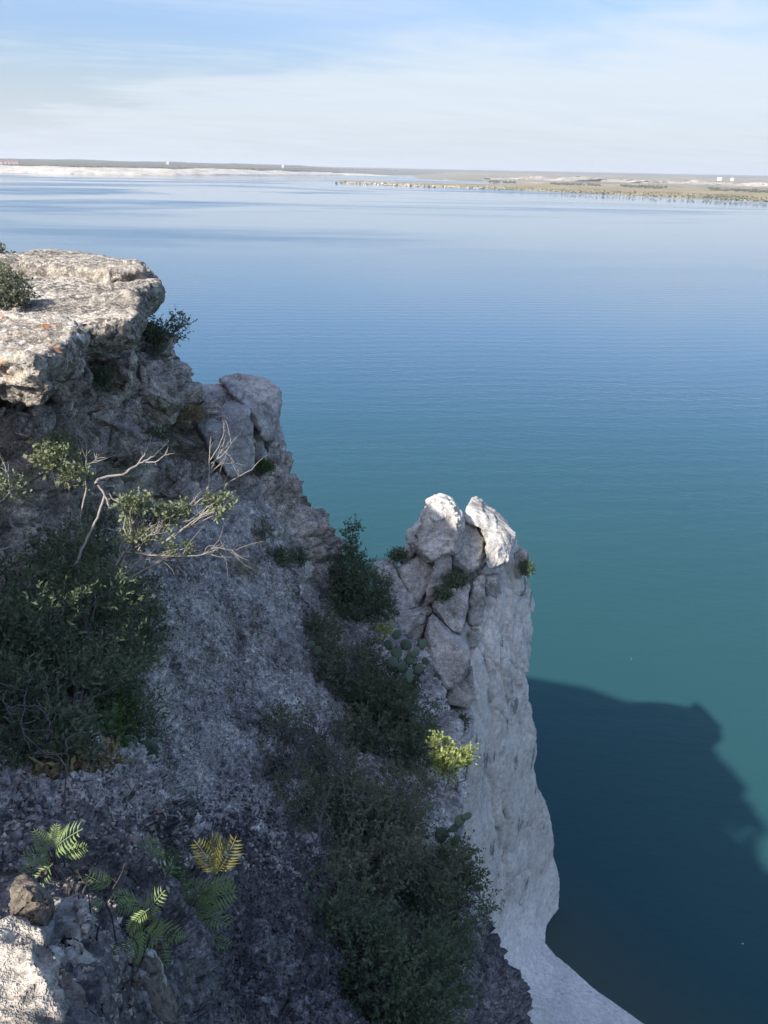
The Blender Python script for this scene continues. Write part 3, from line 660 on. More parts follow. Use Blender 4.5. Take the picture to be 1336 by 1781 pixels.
for i, (o_, d, th) in enumerate([([(160, 612), (205, 605), (236, 612), (238, 650), (225, 695), (180, 690), (165, 650)], 11.7, 1.2), ([(100, 650), (150, 640), (162, 690), (130, 730), (95, 712)], 10.0, 1.0),
        ([(0, 712), (44, 706), (58, 740), (30, 764), (-20, 756)], 8.7, .9), ([(46, 720), (84, 712), (96, 752), (66, 776), (44, 760)], 8.9, .8), ([(84, 740), (112, 726), (132, 760), (110, 790), (86, 780)], 9.2, .8),
        ([(-30, 770), (30, 768), (52, 800), (40, 850), (-20, 860)], 9.0, .9), ([(236, 620), (268, 628), (300, 660), (316, 700), (296, 740), (250, 740), (232, 690)], 13.2, 1.6), ([(140, 720), (196, 704), (240, 740), (244, 800), (200, 830), (150, 800)], 10.9, 1.4),
        ([(206, 835), (240, 808), (290, 806), (332, 818), (326, 862), (270, 884), (216, 872)], 13.2, 1.2)]):
    boulder('wall_block', o_, d, th, M['face'], ledge, seed=40 + i, vox=.045, low=.06, mid=.04, fine=.016, chip=.5, chip_size=.5, size=1.0)
# the outcrop of squared blocks beyond the ledge
c0 = P(400, 830, 17.0)
out = empty('rock_outcrop', c0)
tag(out, 'shaded outcrop of squared grey blocks split by dark cracks beyond the ledge', 'rock outcrop')
def ob(outline, d, th, mat='block', tilt=(0, 0), seed=0, **kw):
    k = dict(vox=.04, low=.05, mid=.025, fine=.014, size=1.2, front=.88, strata=.03, chip=.14, chip_size=.8); k.update(kw)
    return boulder('rock_block', outline, d, th, M[mat], out, tilt, seed=seed, **k)
def corner_block(pts, mat, seed, **kw):
    """block given by its visible corners (px, py, d), hulled with the same corners pushed back"""
    import bmesh
    v = P(*np.array(pts, float).T); b = view(v.mean(0)) * [1, 1, .9]; th = kw.pop('thick', 1.4)
    allv = np.concatenate([v, v + b * th + [0, 0, -.1]])
    bm = bmesh.new()
    for q in allv: bm.verts.new(tuple(q))
    bmesh.ops.convex_hull(bm, input=bm.verts[:]); bm.verts.index_update()
    hv = np.array([q.co[:] for q in bm.verts]); hf = [[x.index for x in q.verts] for q in bm.faces]; bm.free()
    v, n, f = remesh(hv, hf, kw.pop('vox', .04), 2)
    k = dict(low=.035, mid=.025, fine=.014, size=1.2, strata=.04, chip=.14, chip_size=.8); k.update(kw)
    return obj('rock_block', rock_disp(v, n, seed, **k), f, M[mat], out)
corner_block([(322, 668, 17.6), (381, 668, 17.6), (436, 708, 16.4), (431, 722, 15.9), (352, 750, 15.7), (331, 724, 16.2), (441, 790, 16.3), (436, 815, 16.3), (404, 830, 16.0), (370, 795, 15.8)], 'block', 61)
corner_block([(381, 657, 17.0), (404, 652, 17.3), (463, 659, 17.3), (487, 676, 17.2), (489, 700, 17.1), (485, 724, 16.8), (474, 766, 16.7), (462, 762, 16.5), (440, 714, 16.2), (402, 686, 16.5)], 'block', 62, thick=1.0)
ob([(442, 728), (453, 744), (456, 764), (462, 812), (450, 806), (443, 770)], 17.2, .9, seed=63)
ob([(458, 768), (476, 764), (486, 744), (499, 782), (495, 806), (478, 818), (464, 812)], 17.4, 1.3, seed=64)
ob([(300, 760), (312, 746), (330, 744), (352, 774), (364, 800), (358, 836), (322, 826), (304, 796)], 15.9, 1.4, seed=65, mat='face')

# mass of the cliff under the ledge and the outcrop, on its far side
lev = [(-1, [(2.0, 21.5), (1.2, 23), (-6, 27), (-30, 36), (-60, 40), (-60, 6), (-8, 6), (-2, 12)]), (8, [(.3, 20.5), (-.6, 22), (-7, 25), (-30, 33), (-60, 36), (-60, 6), (-8, 6), (-2.6, 12)]), (16, [(-2.1, 19.6), (-3, 20.6), (-7.4, 23), (-30, 30), (-60, 33), (-60, 6), (-8, 6), (-3.4, 12)]),
       (20.3, [(-3.7, 18.4), (-4.4, 19), (-7.6, 20.5), (-30, 27), (-60, 30), (-60, 6), (-8, 6), (-4.2, 12)]), (23.4, [(-5.2, 15.6), (-5.6, 16.4), (-8, 18), (-30, 24), (-60, 27), (-60, 6), (-8.6, 7), (-5.4, 11)])]
v, f = ring_solid([np.array([(x, y, z) for x, y in q], float) for z, q in lev])
tag(obj('cliff_mass', v, f, M['face'], smooth=False), kind='structure')

# plateau the photographer stands on, running on behind and to the left
edge = np.array([(-60, 15), (-16, 14), (-7.5, 9.0), (-5.2, 7.2), (-4.4, 5.6), (-3.1, 3.1), (-1.75, 1.0), (-.6, .55), (.5, .35), (1.1, -.6), (2.2, -4), (3.5, -9), (5, -20), (8, -60)], float)
s = np.linspace(0, 1, 260); ks = np.r_[0, np.cumsum(np.linalg.norm(np.diff(edge, axis=0), axis=1) ** .5)]; ks /= ks[-1]
ex = np.stack([np.interp(s, ks, edge[:, 0]), np.interp(s, ks, edge[:, 1])], 1)
inw = np.array([-.75, -.66])
rows = [(0, -24.5), (0, -12), (.05, -3), (.05, -.5), (.12, .45), (.5, .6), (1.5, .7), (3, 1.0), (5, 1.4), (9, 1.8), (18, 1.8), (45, 1.2)]  # unseen rim and rise set high to cast shade on slope and bush
pl = np.array([[[*(p_ + inw * a), 24.15 + z] for p_ in ex] for a, z in rows])
sun_dip = np.clip((ex[:, 0] + 2.5) / .8, 0, 1); pl[4:, :, 2] -= .55 * sun_dip * np.clip(1.6 - np.arange(len(rows) - 4) * .2, 0, 1)[:, None]  # unseen rim lowered here to let sun onto the corner rock
sun_gap = np.clip(1.3 - np.hypot(ex[:, 0] + 3.95, ex[:, 1] - 4.6) / .75, 0, 1); pl[4:8, :, 2] -= .48 * sun_gap  # notch added to the unseen rim so sun reaches the lime shrub
pl[..., 2] += .10 * fbm(pl.reshape(-1, 3) / 1.1, 4, 6).reshape(pl.shape[:2])
tag(obj('plateau', pl.reshape(-1, 3), grid_faces(*pl.shape[:2]), M['ledge']), kind='structure')

# foreground rocks at the photographer's feet
def front(label, outline, d, th, mat, seed, tilt=(0, 0), **kw):
    o = np.array(outline, float); b = P(*o.mean(0), d + th); e = empty('foreground_rock', b)
    tag(e, label, 'rock', 'rocks at the bottom left')
    k = dict(vox=.010, low=.012, mid=.008, fine=.006, size=.4, front=.86, jit=.07, chip=.4, chip_size=.16, cut=.34, cuts=22, smooth=0); k.update(kw)
    boulder('rock_body', outline, d, th, M[mat], e, tilt, seed=seed, **k)
e = empty('foreground_rock', PZ(0, 1760, 23.9)); tag(e, 'big sunlit rock with white and grey lichen in the bottom left corner', 'rock', 'rocks at the bottom left')
slab('rock_body', [(-300, 1560), (-60, 1580), (4, 1606), (34, 1648), (58, 1690), (70, 1740), (66, 1800), (60, 1900), (-300, 1960)], 24.36, .42, M['ledge'], e, seed=71, vox=.014, low=.012, mid=.01, fine=.006, size=.4, under=1.05, flare=1.02)
front('small brown knob of rock above the sunlit corner rock', [(36, 1566), (50, 1556), (64, 1558), (80, 1578), (88, 1608), (70, 1622), (52, 1614), (38, 1594)], 2.35, .35, 'brown', 72)
front('white hollowed rock left of the thin dark stems at the bottom', [(82, 1672), (104, 1640), (130, 1616), (152, 1622), (166, 1640), (170, 1700), (168, 1736), (120, 1746), (84, 1716)], 2.25, .55, 'white', 73)
front('white and brown rock right of the thin dark stems at the bottom', [(186, 1700), (208, 1668), (240, 1688), (262, 1716), (280, 1750), (300, 1810), (200, 1810), (190, 1750)], 2.7, .6, 'white', 74)
front('brown crusted rock edge at the bottom, right of the white rocks', [(238, 1694), (254, 1700), (276, 1734), (296, 1776), (310, 1840), (270, 1840), (252, 1760)], 2.66, .6, 'brown', 75)
front('small upright white stone at the bottom edge between the pale rocks', [(178, 1750), (186, 1734), (194, 1752), (192, 1790), (178, 1796)], 2.35, .2, 'white', 76)
front('grey rock sloping up beside the white hollowed rock', [(40, 1636), (62, 1622), (86, 1640), (84, 1700), (74, 1740), (60, 1700)], 2.2, .45, 'white', 77)
front('dull grey slab cut off by the bottom edge, lower left', [(60, 1760), (110, 1752), (150, 1790), (140, 1850), (40, 1850)], 2.0, .4, 'brown', 78)

# ------------------------------------------------------------------ loose stone and gravel
def stone_mesh(seed, k=10):
    import bmesh
    r = np.random.default_rng(seed); bm = bmesh.new()
    for q in r.normal(0, 1, (k + 4, 3)): bm.verts.new(tuple(q / np.linalg.norm(q) * r.uniform(.75, 1.1) * np.array([1, .8, .62])))
    bmesh.ops.convex_hull(bm, input=bm.verts[:])
    for q in [q for q in bm.verts if not q.link_faces]: bm.verts.remove(q)
    bmesh.ops.bevel(bm, geom=bm.edges[:], offset=.10, segments=1, affect='EDGES')
    me = bpy.data.meshes.new('loose_stone'); bm.to_mesh(me); bm.free(); me.materials.append(M['white'])
    return me
stones = [stone_mesh(s) for s in range(5)]
r = np.random.default_rng(5)
named = {(10, 1420): (15, 'largest white loose stone, at the left edge under the dark bush'), (52, 1447): (14, 'pale loose stone at the lower end of the loose stones on the left'),
         (92, 1436): (13, 'flat pale loose stone right of the lowest one on the left'), (66, 1430): (14, 'grey loose stone between the two lowest pale stones on the left'),
         (113, 1440): (10, 'small pale loose stone at the right end of the loose stones, above the fern'), (66, 1397): (11, 'pointed loose stone highest in the loose stones under the dark bush')}
spots = list(named) + [(20, 1392), (42, 1398), (30, 1410), (38, 1418), (46, 1434), (60, 1412), (78, 1412), (8, 1380), (86, 1380), (28, 1372), (120, 1420), (98, 1408), (52, 1382), (12, 1446), (34, 1440), (108, 1452), (130, 1446), (74, 1366), (140, 1400), (20, 1462), (62, 1462), (84, 1456), (4, 1402)]
for i, (x, y) in enumerate(spots):
    p_, n_ = ground(x, y); rad = (named[(x, y)][0] if (x, y) in named else r.uniform(5, 9)) * slope_d(x, y) / F
    o = link('loose_stone', stones[i % 5], None, loc=p_ + n_ * rad * .28); o.rotation_euler = r.uniform(-.5, .5, 3) + np.array([0, 0, r.uniform(0, 6)]); o.scale = (rad * 1.05,) * 3
    tag(o, named[(x, y)][1] if (x, y) in named else 'small pale loose stone in the scree under the dark bush', 'stone', 'loose stones under the dark bush')
def gravel(name, n, size, mat, seed, xr, yr, wpow=0.0):
    r = np.random.default_rng(seed); c = []
    while len(c) < n:
        i = r.integers(0, NR, n * 3); j = r.integers(0, NC - 16, n * 3)
        x = gx[i, j]; y = gy[i, j]; ok = (x > xr[0]) & (x < xr[1]) & (y > yr[0]) & (y < yr[1])
        q = GV[i, j]; ok &= fbm(q / .9, 3, seed) > -.18
        c += list(np.stack([i[ok], j[ok]], 1))
    c = np.array(c[:n]); p_ = GV[c[:, 0], c[:, 1]]; n_ = GN[c[:, 0], c[:, 1]]
    dd = np.clip(np.linalg.norm(p_ - CAM, axis=1) / 8, .45, 2)
    s = r.uniform(*size, n) * dd
    oc = np.array([[1, 0, 0], [-1, 0, 0], [0, 1, 0], [0, -1, 0], [0, 0, 1], [0, 0, -1]], float)
    f = np.array([[0, 2, 4], [2, 1, 4], [1, 3, 4], [3, 0, 4], [2, 0, 5], [1, 2, 5], [3, 1, 5], [0, 3, 5]])
    A = r.normal(0, 1, (n, 3, 3)); Q, _ = np.linalg.qr(A)
    v = oc[None] * r.uniform(.35, 1.1, (n, 6, 1)); v = np.einsum('nij,nkj->nki', Q, v) * s[:, None, None] + p_[:, None] + n_[:, None] * (s * .3)[:, None, None]
    tag(obj(name, v.reshape(-1, 3), (f[None] + (np.arange(n) * 6)[:, None, None]).reshape(-1, 3), mat, smooth=False), kind='stuff')
gravel('slope_gravel', 10000, (.012, .036), M['slope'], 1, (150, 640), (950, 1560))
gravel('dark_rubble', 9000, (.010, .034), M['slope_low'], 4, (100, 700), (1380, 1850))
gravel('pale_chips', 3500, (.006, .020), M['white'], 2, (150, 640), (950, 1500))
gravel('foot_rubble', 1300, (.015, .045), M['face'], 3, (-60, 240), (1360, 1800))

# ------------------------------------------------------------------ plants
def tubes(paths, k=5):
    """paths: list of (points (n,3), radii (n,)) -> one mesh"""
    V, Fc, o = [], [], 0
    ang = np.linspace(0, 2 * math.pi, k, endpoint=False)
    for pts, rad in paths:
        pts = np.asarray(pts, float); n = len(pts)
        t_ = np.gradient(pts, axis=0); t_ /= np.linalg.norm(t_, axis=1, keepdims=True) + 1e-9
        a = np.cross(t_, [.31, .52, .79]); a /= np.linalg.norm(a, axis=1, keepdims=True) + 1e-9; b = np.cross(t_, a)
        ring = pts[:, None] + np.asarray(rad)[:, None, None] * (np.cos(ang)[None, :, None] * a[:, None] + np.sin(ang)[None, :, None] * b[:, None])
        V.append(ring.reshape(-1, 3)); i = np.arange(n * k).reshape(n, k) + o
        Fc.append(np.stack([i[:-1], np.roll(i[:-1], -1, 1), np.roll(i[1:], -1, 1), i[1:]], -1).reshape(-1, 4)); o += n * k
    return np.concatenate(V), np.concatenate(Fc)
def limb(a, b, r0, r1, r, bend=.12, seg=7):
    s = np.linspace(0, 1, seg)[:, None]; L = np.linalg.norm(b - a)
    w = np.cumsum(r.normal(0, bend * L / seg ** .5 * .6, (seg, 3)), 0); w -= w[0]; w -= s * w[-1]
    w += np.sin(s * math.pi) * r.normal(0, bend * L * .5, 3)
    return a + (b - a) * s + w, np.linspace(r0, r1, seg)
def leaf_cloud(c, d, ln, k, L, Wd, r, spread=.9):
    """sprigs: origin c, direction d, length ln, k leaves each"""
    n = len(c); t_ = np.linspace(.1, 1, k)[None, :, None]
    p_ = c[:, None] + d[:, None] * ln[:, None, None] * t_ + r.normal(0, .02, (n, k, 3)) * ln[:, None, None]
    a = d[:, None] * .55 + r.normal(0, spread * .6, (n, k, 3)); a /= np.linalg.norm(a, axis=-1, keepdims=True)
    b = np.cross(a, r.normal(0, 1, (n, k, 3)) + np.array([0, 0, .6])); b /= np.linalg.norm(b, axis=-1, keepdims=True) + 1e-9
    s = r.uniform(.5, 1.5, (n, k, 1))
    q = np.stack([p_, p_ + a * L * s * .55 + b * Wd * s, p_ + a * L * s, p_ + a * L * s * .5 - b * Wd * s], 2)
    tint = np.clip(r.random((n, 1)) * .65 + r.random((n, k)) * .35, 0, 1)
    return q.reshape(-1, 3), np.arange(n * k * 4).reshape(-1, 4), np.repeat(tint.ravel(), 4)
def set_tint(o, tint):
    at = o.data.attributes.new('tint', 'FLOAT', 'POINT'); at.data.foreach_set('value', tint.astype(np.float32))
def blob_points(b, n, r, shell=.45):
    px, py, d, rx, ry, rd = b; c = P(px, py, d); s = d / F
    u = r.normal(0, 1, (n, 3)); u /= np.linalg.norm(u, axis=1, keepdims=True)
    q = u * (r.random(n) ** shell)[:, None]
    return c + q[:, :1] * rx * s * CR + q[:, 1:2] * ry * s * CU - q[:, 2:] * rd * CB, c
def shrub(name, label, base, blobs_, leaf, bark, sprigs=500, k=12, L=.035, Wd=.009, ln=.16, seed=0, group=None, gaps=-.12, gap_size=.4, twigs=40, r0=.03, cat='shrub', limbs=None, twig_r=.006):
    """blobs_: (px, py, d, rx px, ry px, rd metres); base: world point where it grows"""
    r = np.random.default_rng(seed + 500); base = np.asarray(base, float); t_ = empty(name, base); tag(t_, label, cat, group)
    C, Dv, paths = [], [], []
    area = np.array([b[3] * b[4] for b in blobs_]); area = area / area.sum()
    for b, w in zip(blobs_, area):
        n = max(8, int(sprigs * w)); p_, c = blob_points(b, n, r)
        keep = fbm(p_ / gap_size, 3, seed) > gaps; p_ = p_[keep]
        if not len(p_): continue
        up = p_ - c; up /= np.linalg.norm(up, axis=1, keepdims=True) + 1e-9
        dv = up * .6 + np.array([0, 0, .45]) + r.normal(0, .45, p_.shape); dv /= np.linalg.norm(dv, axis=1, keepdims=True)
        C.append(p_); Dv.append(dv)
        main = limb(base, c, r0, r0 * .4, r, .07, 9); paths.append(main)
        for q in p_[r.permutation(len(p_))[:max(3, int(twigs * w))]]:
            a = main[0][r.integers(4, 9)]; paths.append(limb(a, q, twig_r * 1.6, twig_r * .6, r, .16, 6))
    for l_ in (limbs or []):
        paths.append(l_)
    v, f = tubes(paths, 4); obj('branches', v, f, M[bark], t_)
    C, Dv = np.concatenate(C), np.concatenate(Dv)
    v, f, ti = leaf_cloud(C, Dv, ln * r.uniform(.6, 1.3, len(C)), k, L, Wd, r)
    o = obj('foliage', v, f, M[leaf], t_, smooth=False); o['kind'] = 'stuff'; set_tint(o, ti)
    return t_
def G(x, y): return ground(x, y)[0]
def B(x, y, rx, ry, off=.5, rd=.45): return (x, y, float(slope_d(x, y)) - off, rx, ry, rd)

# the dark bush on the left
shrub('evergreen_bush', 'large dark feathery evergreen bush filling the left side below the ledge', G(110, 1290),
      [B(60, 1120, 84, 95, .6, .5), B(150, 1065, 84, 75, .7, .5), B(190, 985, 40, 40, .6, .4), B(120, 1225, 110, 75, .5, .5), B(25, 1225, 60, 75, .5, .4), B(232, 1090, 46, 70, .6, .3), B(180, 1170, 66, 70, .6, .4), B(60, 1020, 64, 60, .5, .4), B(20, 1140, 50, 70, .5, .4), B(200, 1030, 50, 40, .7, .3), B(110, 980, 50, 50, .6, .4), B(170, 930, 26, 40, .5, .3), B(245, 1030, 26, 26, .6, .2), B(262, 1130, 22, 26, .4, .2), B(215, 1260, 44, 50, .5, .3), B(80, 1290, 80, 40, .4, .3)],
      'leaf_dark', 'bark', 6200, 14, .044, .0085, .23, seed=1, gaps=-.14, gap_size=.3, twigs=160, r0=.022)
shrub('leafy_plant', 'bright green leafy plant at the lower right edge of the dark left bush', G(200, 1300),
      [B(212, 1195, 26, 30, .75, .25), B(205, 1240, 26, 28, .6, .25), B(190, 1275, 26, 22, .5, .2)], 'leaf_green', 'bark', 150, 9, .06, .016, .14, seed=2, twigs=24, r0=.01)
shrub('dry_leafy_plant', 'yellowing low plant at the foot of the dark left bush', G(150, 1350),
      [B(160, 1325, 34, 16, .3, .2), B(110, 1335, 30, 16, .3, .2), B(195, 1320, 14, 20, .35, .1)], 'leaf_dry', 'bark', 110, 8, .055, .013, .12, seed=3, twigs=30, r0=.008)

r = np.random.default_rng(44); pth = []
for pts in ([(54, 1173), (43, 1220), (39, 1267), (50, 1306)], [(105, 1165), (97, 1228), (90, 1262)], [(54, 1180), (70, 1190), (117, 1173), (140, 1200)], [(8, 1200), (8, 1224), (20, 1243)], [(115, 1270), (115, 1298), (117, 1352)], [(60, 1215), (80, 1240), (86, 1275)]):
    b_ = None; p_ = np.array(pts, float); q = P(p_[:, 0], p_[:, 1], slope_d(p_[:, 0], p_[:, 1]) - 1.1); u = np.linspace(0, 1, 14)
    q = np.stack([np.interp(u, np.linspace(0, 1, len(q)), q[:, i]) for i in range(3)], 1) + r.normal(0, .008, (14, 3))
    b_ = (q, np.linspace(.006, .003, 14)); pth.append(b_)
    for _ in range(5):
        i = r.integers(3, 13); pth.append(limb(q[i], q[i] + r.normal(0, .14, 3) + [0, 0, -.06], .005, .002, r, .12, 5))
v, f = tubes(pth, 4); t_ = empty('bare_twigs', pth[0][0][-1]); tag(t_, 'bare grey twigs hanging in front of the dark left bush', 'twigs'); obj('wood', v, f, M['bark'], t_)

# pale half-dead shrub with lit branches above the dark bush
def poly(pts, d, r0, r1):
    p_ = np.array(pts, float); dd = np.linspace(*d, len(p_)) if hasattr(d, '__len__') else np.full(len(p_), d)
    q = P(p_[:, 0], p_[:, 1], dd); s = np.linspace(0, 1, len(q)); u = np.linspace(0, 1, len(q) * 4)
    q = np.stack([np.interp(u, s, q[:, i]) for i in range(3)], 1)
    q[1:-1] += rng.normal(0, r0 * .25, q[1:-1].shape)
    return q, np.linspace(r0, r1, len(q))
def fork(path, n, ln, r, r0):
    """short side twigs along a branch"""
    q, rad = path; out = []
    for _ in range(n):
        i = r.integers(len(q) // 3, len(q)); dv = (q[-1] - q[0]); dv /= np.linalg.norm(dv)
        dv = dv + r.normal(0, .55, 3) + [0, 0, .25]; dv /= np.linalg.norm(dv)
        out.append(limb(q[i], q[i] + dv * ln * r.uniform(.4, 1.1), r0, r0 * .4, r, .12, 5))
    return out
r = np.random.default_rng(12)
D1 = 8.60
br = [poly([(200, 985), (215, 960), (240, 960), (262, 945), (300, 912), (350, 868), (390, 843), (438, 817)], (8.40, 9.40), 0.0173, 0.0056),
      poly([(235, 962), (265, 966), (311, 968), (350, 966), (374, 952), (408, 958)], (8.60, 9.00), 0.0144, 0.0049),
      poly([(363, 860), (364, 820), (366, 766)], (9.10, 9.20), 0.0108, 0.0042), poly([(367, 815), (385, 785), (393, 757)], (9.15, 9.20), 0.0079, 0.0035), poly([(368, 806), (390, 790), (405, 768)], 9.15, 0.0079, 0.0035), poly([(366, 822), (378, 812), (390, 805)], 9.10, 0.0079, 0.0035), poly([(366, 800), (380, 778), (392, 748)], 9.10, 0.0079, 0.0035),
      poly([(262, 945), (285, 925), (320, 890), (345, 860), (352, 850)], (8.80, 9.20), 0.0108, 0.0042), poly([(240, 958), (258, 930), (275, 930)], 8.60, 0.0108, 0.0042),
      poly([(250, 975), (268, 970), (282, 975)], 8.50, 0.0079, 0.0035), poly([(300, 912), (330, 905), (360, 896), (385, 890)], (8.90, 9.10), 0.0079, 0.0035)]
ext = []
for i_, b_ in enumerate(br): ext += fork(b_, 16 if i_ < 2 else (9 if i_ > 6 else 2), .42 if i_ < 2 else .26, r, .005)
shrub('half_bare_shrub', 'half-bare shrub with sunlit pale branches and sage leaves above the dark bush', P(200, 1015, 8.50),
      [(254, 905, D1 + .2, 34, 26, .22), (232, 880, D1 + .15, 18, 20, .2), (300, 896, D1 + .4, 34, 14, .2), (312, 958, D1 + .2, 18, 12, .15), (238, 930, D1 + .1, 22, 22, .18), (380, 878, D1 + .5, 22, 14, .15)],
      'leaf_sage', 'bark_pale', 560, 10, .042, .013, .12, seed=4, gaps=-.15, gap_size=.2, twigs=110, r0=.015, limbs=br + ext, twig_r=.006)
br = [poly([(168, 842), (172, 832), (215, 825), (240, 808), (262, 797), (282, 780), (294, 766)], (8.10, 8.60), 0.0187, 0.0070), poly([(250, 804), (272, 804), (288, 790)], 8.40, 0.0108, 0.0042), poly([(240, 808), (252, 790), (264, 760)], 8.40, 0.0108, 0.0042), poly([(270, 792), (276, 782), (274, 772)], 8.70, 0.0043, 0.0021), poly([(190, 858), (196, 868), (208, 874)], 8.30, 0.0079, 0.0042), poly([(182, 862), (170, 900), (150, 940), (130, 985)], (8.40, 8.00), 0.0130, 0.0154), poly([(168, 842), (180, 856), (190, 880)], 8.25, 0.0115, 0.0112)]
ext = []
for b_ in br[:3]: ext += fork(b_, 5, .16, r, .004)
v, f = tubes(br + ext, 5)
t_ = empty('dead_branch', G(100, 985)); tag(t_, 'thick bare pale branch forking to the right below the ledge', 'branch')
obj('wood', v, f, M['bark_pale'], t_)
br = [poly([(145, 815), (140, 790), (132, 762), (134, 745), (142, 715), (143, 700)], (8.55, 8.65), 0.0072, 0.0021), poly([(145, 815), (152, 800), (150, 775), (140, 752)], 8.55, 0.0058, 0.0028), poly([(145, 812), (165, 802), (170, 785)], 8.55, 0.0058, 0.0021), poly([(120, 806), (100, 785), (75, 772)], (8.55, 8.45), 0.0065, 0.0028), poly([(145, 815), (120, 806)], 8.55, 0.0065, 0.0063), poly([(145, 815), (150, 850), (140, 900), (130, 960)], (8.55, 8.45), 0.0086, 0.0112), poly([(134, 757), (160, 748), (180, 744)], 8.60, 0.0036, 0.0014), poly([(132, 762), (112, 748), (92, 745)], 8.60, 0.0036, 0.0014)]
ext = []
for b_ in br[:5]: ext += fork(b_, 16, .30, r, .005)
shrub('thin_shrub', 'thin pale-twigged shrub with sparse sage leaves against the wall below the front slab', G(120, 960),
      [(100, 800, 8.45, 34, 20, .2), (84, 785, 8.45, 18, 18, .15), (130, 830, 8.50, 24, 14, .15), (105, 770, 8.55, 16, 14, .15)], 'leaf_sage', 'bark_pale', 260, 10, .038, .012, .11, seed=5, gaps=-.2, gap_size=.2, twigs=24, r0=.012, limbs=br + ext, twig_r=.0035)
br = [poly([(-30, 900), (0, 875), (18, 855), (14, 825), (4, 800)], (7.0, 7.3), 0.0086, 0.0028), poly([(-30, 965), (5, 955), (30, 948), (48, 940)], (7.0, 7.2), 0.0072, 0.0028), poly([(18, 855), (30, 880), (24, 896)], 7.2, 0.0043, 0.0021)]
ext = []
for b_ in br: ext += fork(b_, 6, .16, r, .003)
shrub('edge_shrub', 'sparse shrub with yellow-green leaves cut off by the left edge of the picture', G(-60, 1010),
      [(22, 842, 7.2, 20, 16, .15), (6, 826, 7.2, 12, 16, .12), (40, 872, 7.25, 12, 10, .1), (-20, 860, 7.1, 24, 30, .2)], 'leaf_sage', 'bark_pale', 110, 8, .030, .010, .09, seed=6, gaps=-.2, gap_size=.2, twigs=20, r0=.01, limbs=br + ext, twig_r=.003)
# dry twig tangle on the slope
r = np.random.default_rng(33); t_ = empty('dry_twig_clump', G(440, 1010)); tag(t_, 'tangle of bare dry straw-coloured twigs lying on the grey slope', 'twigs')
b0 = P(438, 1004, float(slope_d(438, 1004)) - .05); pth = []
for i in range(46):
    e_ = P(r.uniform(385, 440), r.uniform(968, 998), float(slope_d(412, 985)) - r.uniform(.1, .6)); q = limb(b0 + r.normal(0, .06, 3), e_, .006, .002, r, .10, 6); pth.append(q)
    for _ in range(2): pth.append(limb(q[0][3], q[0][3] + (e_ - b0) * .4 + r.normal(0, .12, 3), .003, .0015, r, .1, 4))
v, f = tubes(pth, 3); obj('twigs', v, f, M['straw'], t_)

# shrubs on and beside the ledge
def zl(x, y, z=None):
    p_ = PZ(x, y, ZL if z is None else z); return float((p_ - CAM) @ -CB)
d0 = zl(10, 535)
shrub('round_shrub', 'rounded grey-green shrub on top of the sunlit ledge at the left edge', PZ(0, 545, ZL - .02), [(2, 505, d0 + .3, 46, 34, .5), (-30, 500, d0 + .3, 50, 36, .5), (20, 520, d0 + .1, 26, 20, .3)], 'leaf_grey', 'bark', 900, 11, .034, .010, .12, seed=7, gaps=-.2, twigs=60, r0=.014)
d0 = zl(-5, 446)
shrub('distant_shrub', 'tip of a dark shrub behind the ledge at the left edge', PZ(-12, 448, ZL), [(-14, 436, d0, 16, 10, .5)], 'leaf_grey', 'bark', 120, 10, .05, .014, .15, seed=8, twigs=10, r0=.015)
shrub('hanging_shrub', 'thin-twigged dark shrub growing from the cliff just right of the ledge', G(262, 625),
      [(262, 570, 14.3, 20, 26, .4), (276, 596, 14.4, 24, 26, .4), (312, 566, 14.5, 18, 14, .35), (298, 552, 14.5, 10, 8, .3), (290, 580, 14.4, 20, 16, .3), (268, 622, 14.2, 16, 18, .3), (255, 600, 14.0, 14, 26, .3)], 'leaf_dark', 'bark', 420, 10, .045, .011, .16, seed=9, gaps=-.15, twigs=120, r0=.016)

# saddle between slope and pinnacle, and the gully
shrub('saddle_bush', 'dark bush in the notch left of the pinnacle with a tall sprig against the water', G(610, 1085),
      [(600, 1000, 18.3, 36, 30, .6), (640, 1030, 18.6, 38, 44, .7), (600, 1040, 18.0, 34, 40, .6), (660, 1060, 18.8, 26, 30, .5), (612, 962, 18.5, 14, 20, .3), (607, 932, 18.5, 11, 13, .22), (616, 918, 18.5, 9, 6, .2), (634, 978, 18.7, 14, 8, .3)], 'leaf_dark', 'bark_dark', 2200, 12, .055, .013, .20, seed=10, gaps=-.2, twigs=70, r0=.03)
shrub('notch_shrub', 'grey-brown shrub at the head of the gully, left of the prickly pears', G(560, 1190),
      [B(560, 1110, 34, 44, .6, .5), B(560, 1160, 44, 44, .6, .5), B(600, 1190, 50, 50, .7, .6), B(640, 1150, 40, 44, .8, .5)], 'leaf_grey', 'bark', 1900, 11, .055, .014, .22, seed=11, gaps=-.12, twigs=70, r0=.025)
shrub('gully_shrub', 'dense green shrub in the gully directly below the prickly pears', G(680, 1290),
      [B(690, 1190, 44, 44, .9, .5), B(650, 1230, 60, 50, .9, .6), B(710, 1250, 50, 54, 1.0, .6), B(640, 1290, 60, 50, .9, .6), B(720, 1310, 50, 40, 1.0, .5)], 'leaf_dark', 'bark_dark', 2400, 11, .060, .016, .22, seed=12, gaps=-.12, twigs=180, r0=.03)
shrub('twiggy_shrub', 'grey twiggy thin-leaved shrub at the left side of the gully', G(540, 1440),
      [B(500, 1320, 50, 64, .7, .5), B(550, 1290, 60, 60, .9, .6), B(520, 1400, 56, 56, .6, .5), B(580, 1360, 60, 60, .9, .6), B(490, 1270, 34, 40, .6, .4)], 'leaf_grey', 'bark', 2300, 11, .044, .011, .22, seed=13, gaps=-.05, twigs=260, r0=.02)
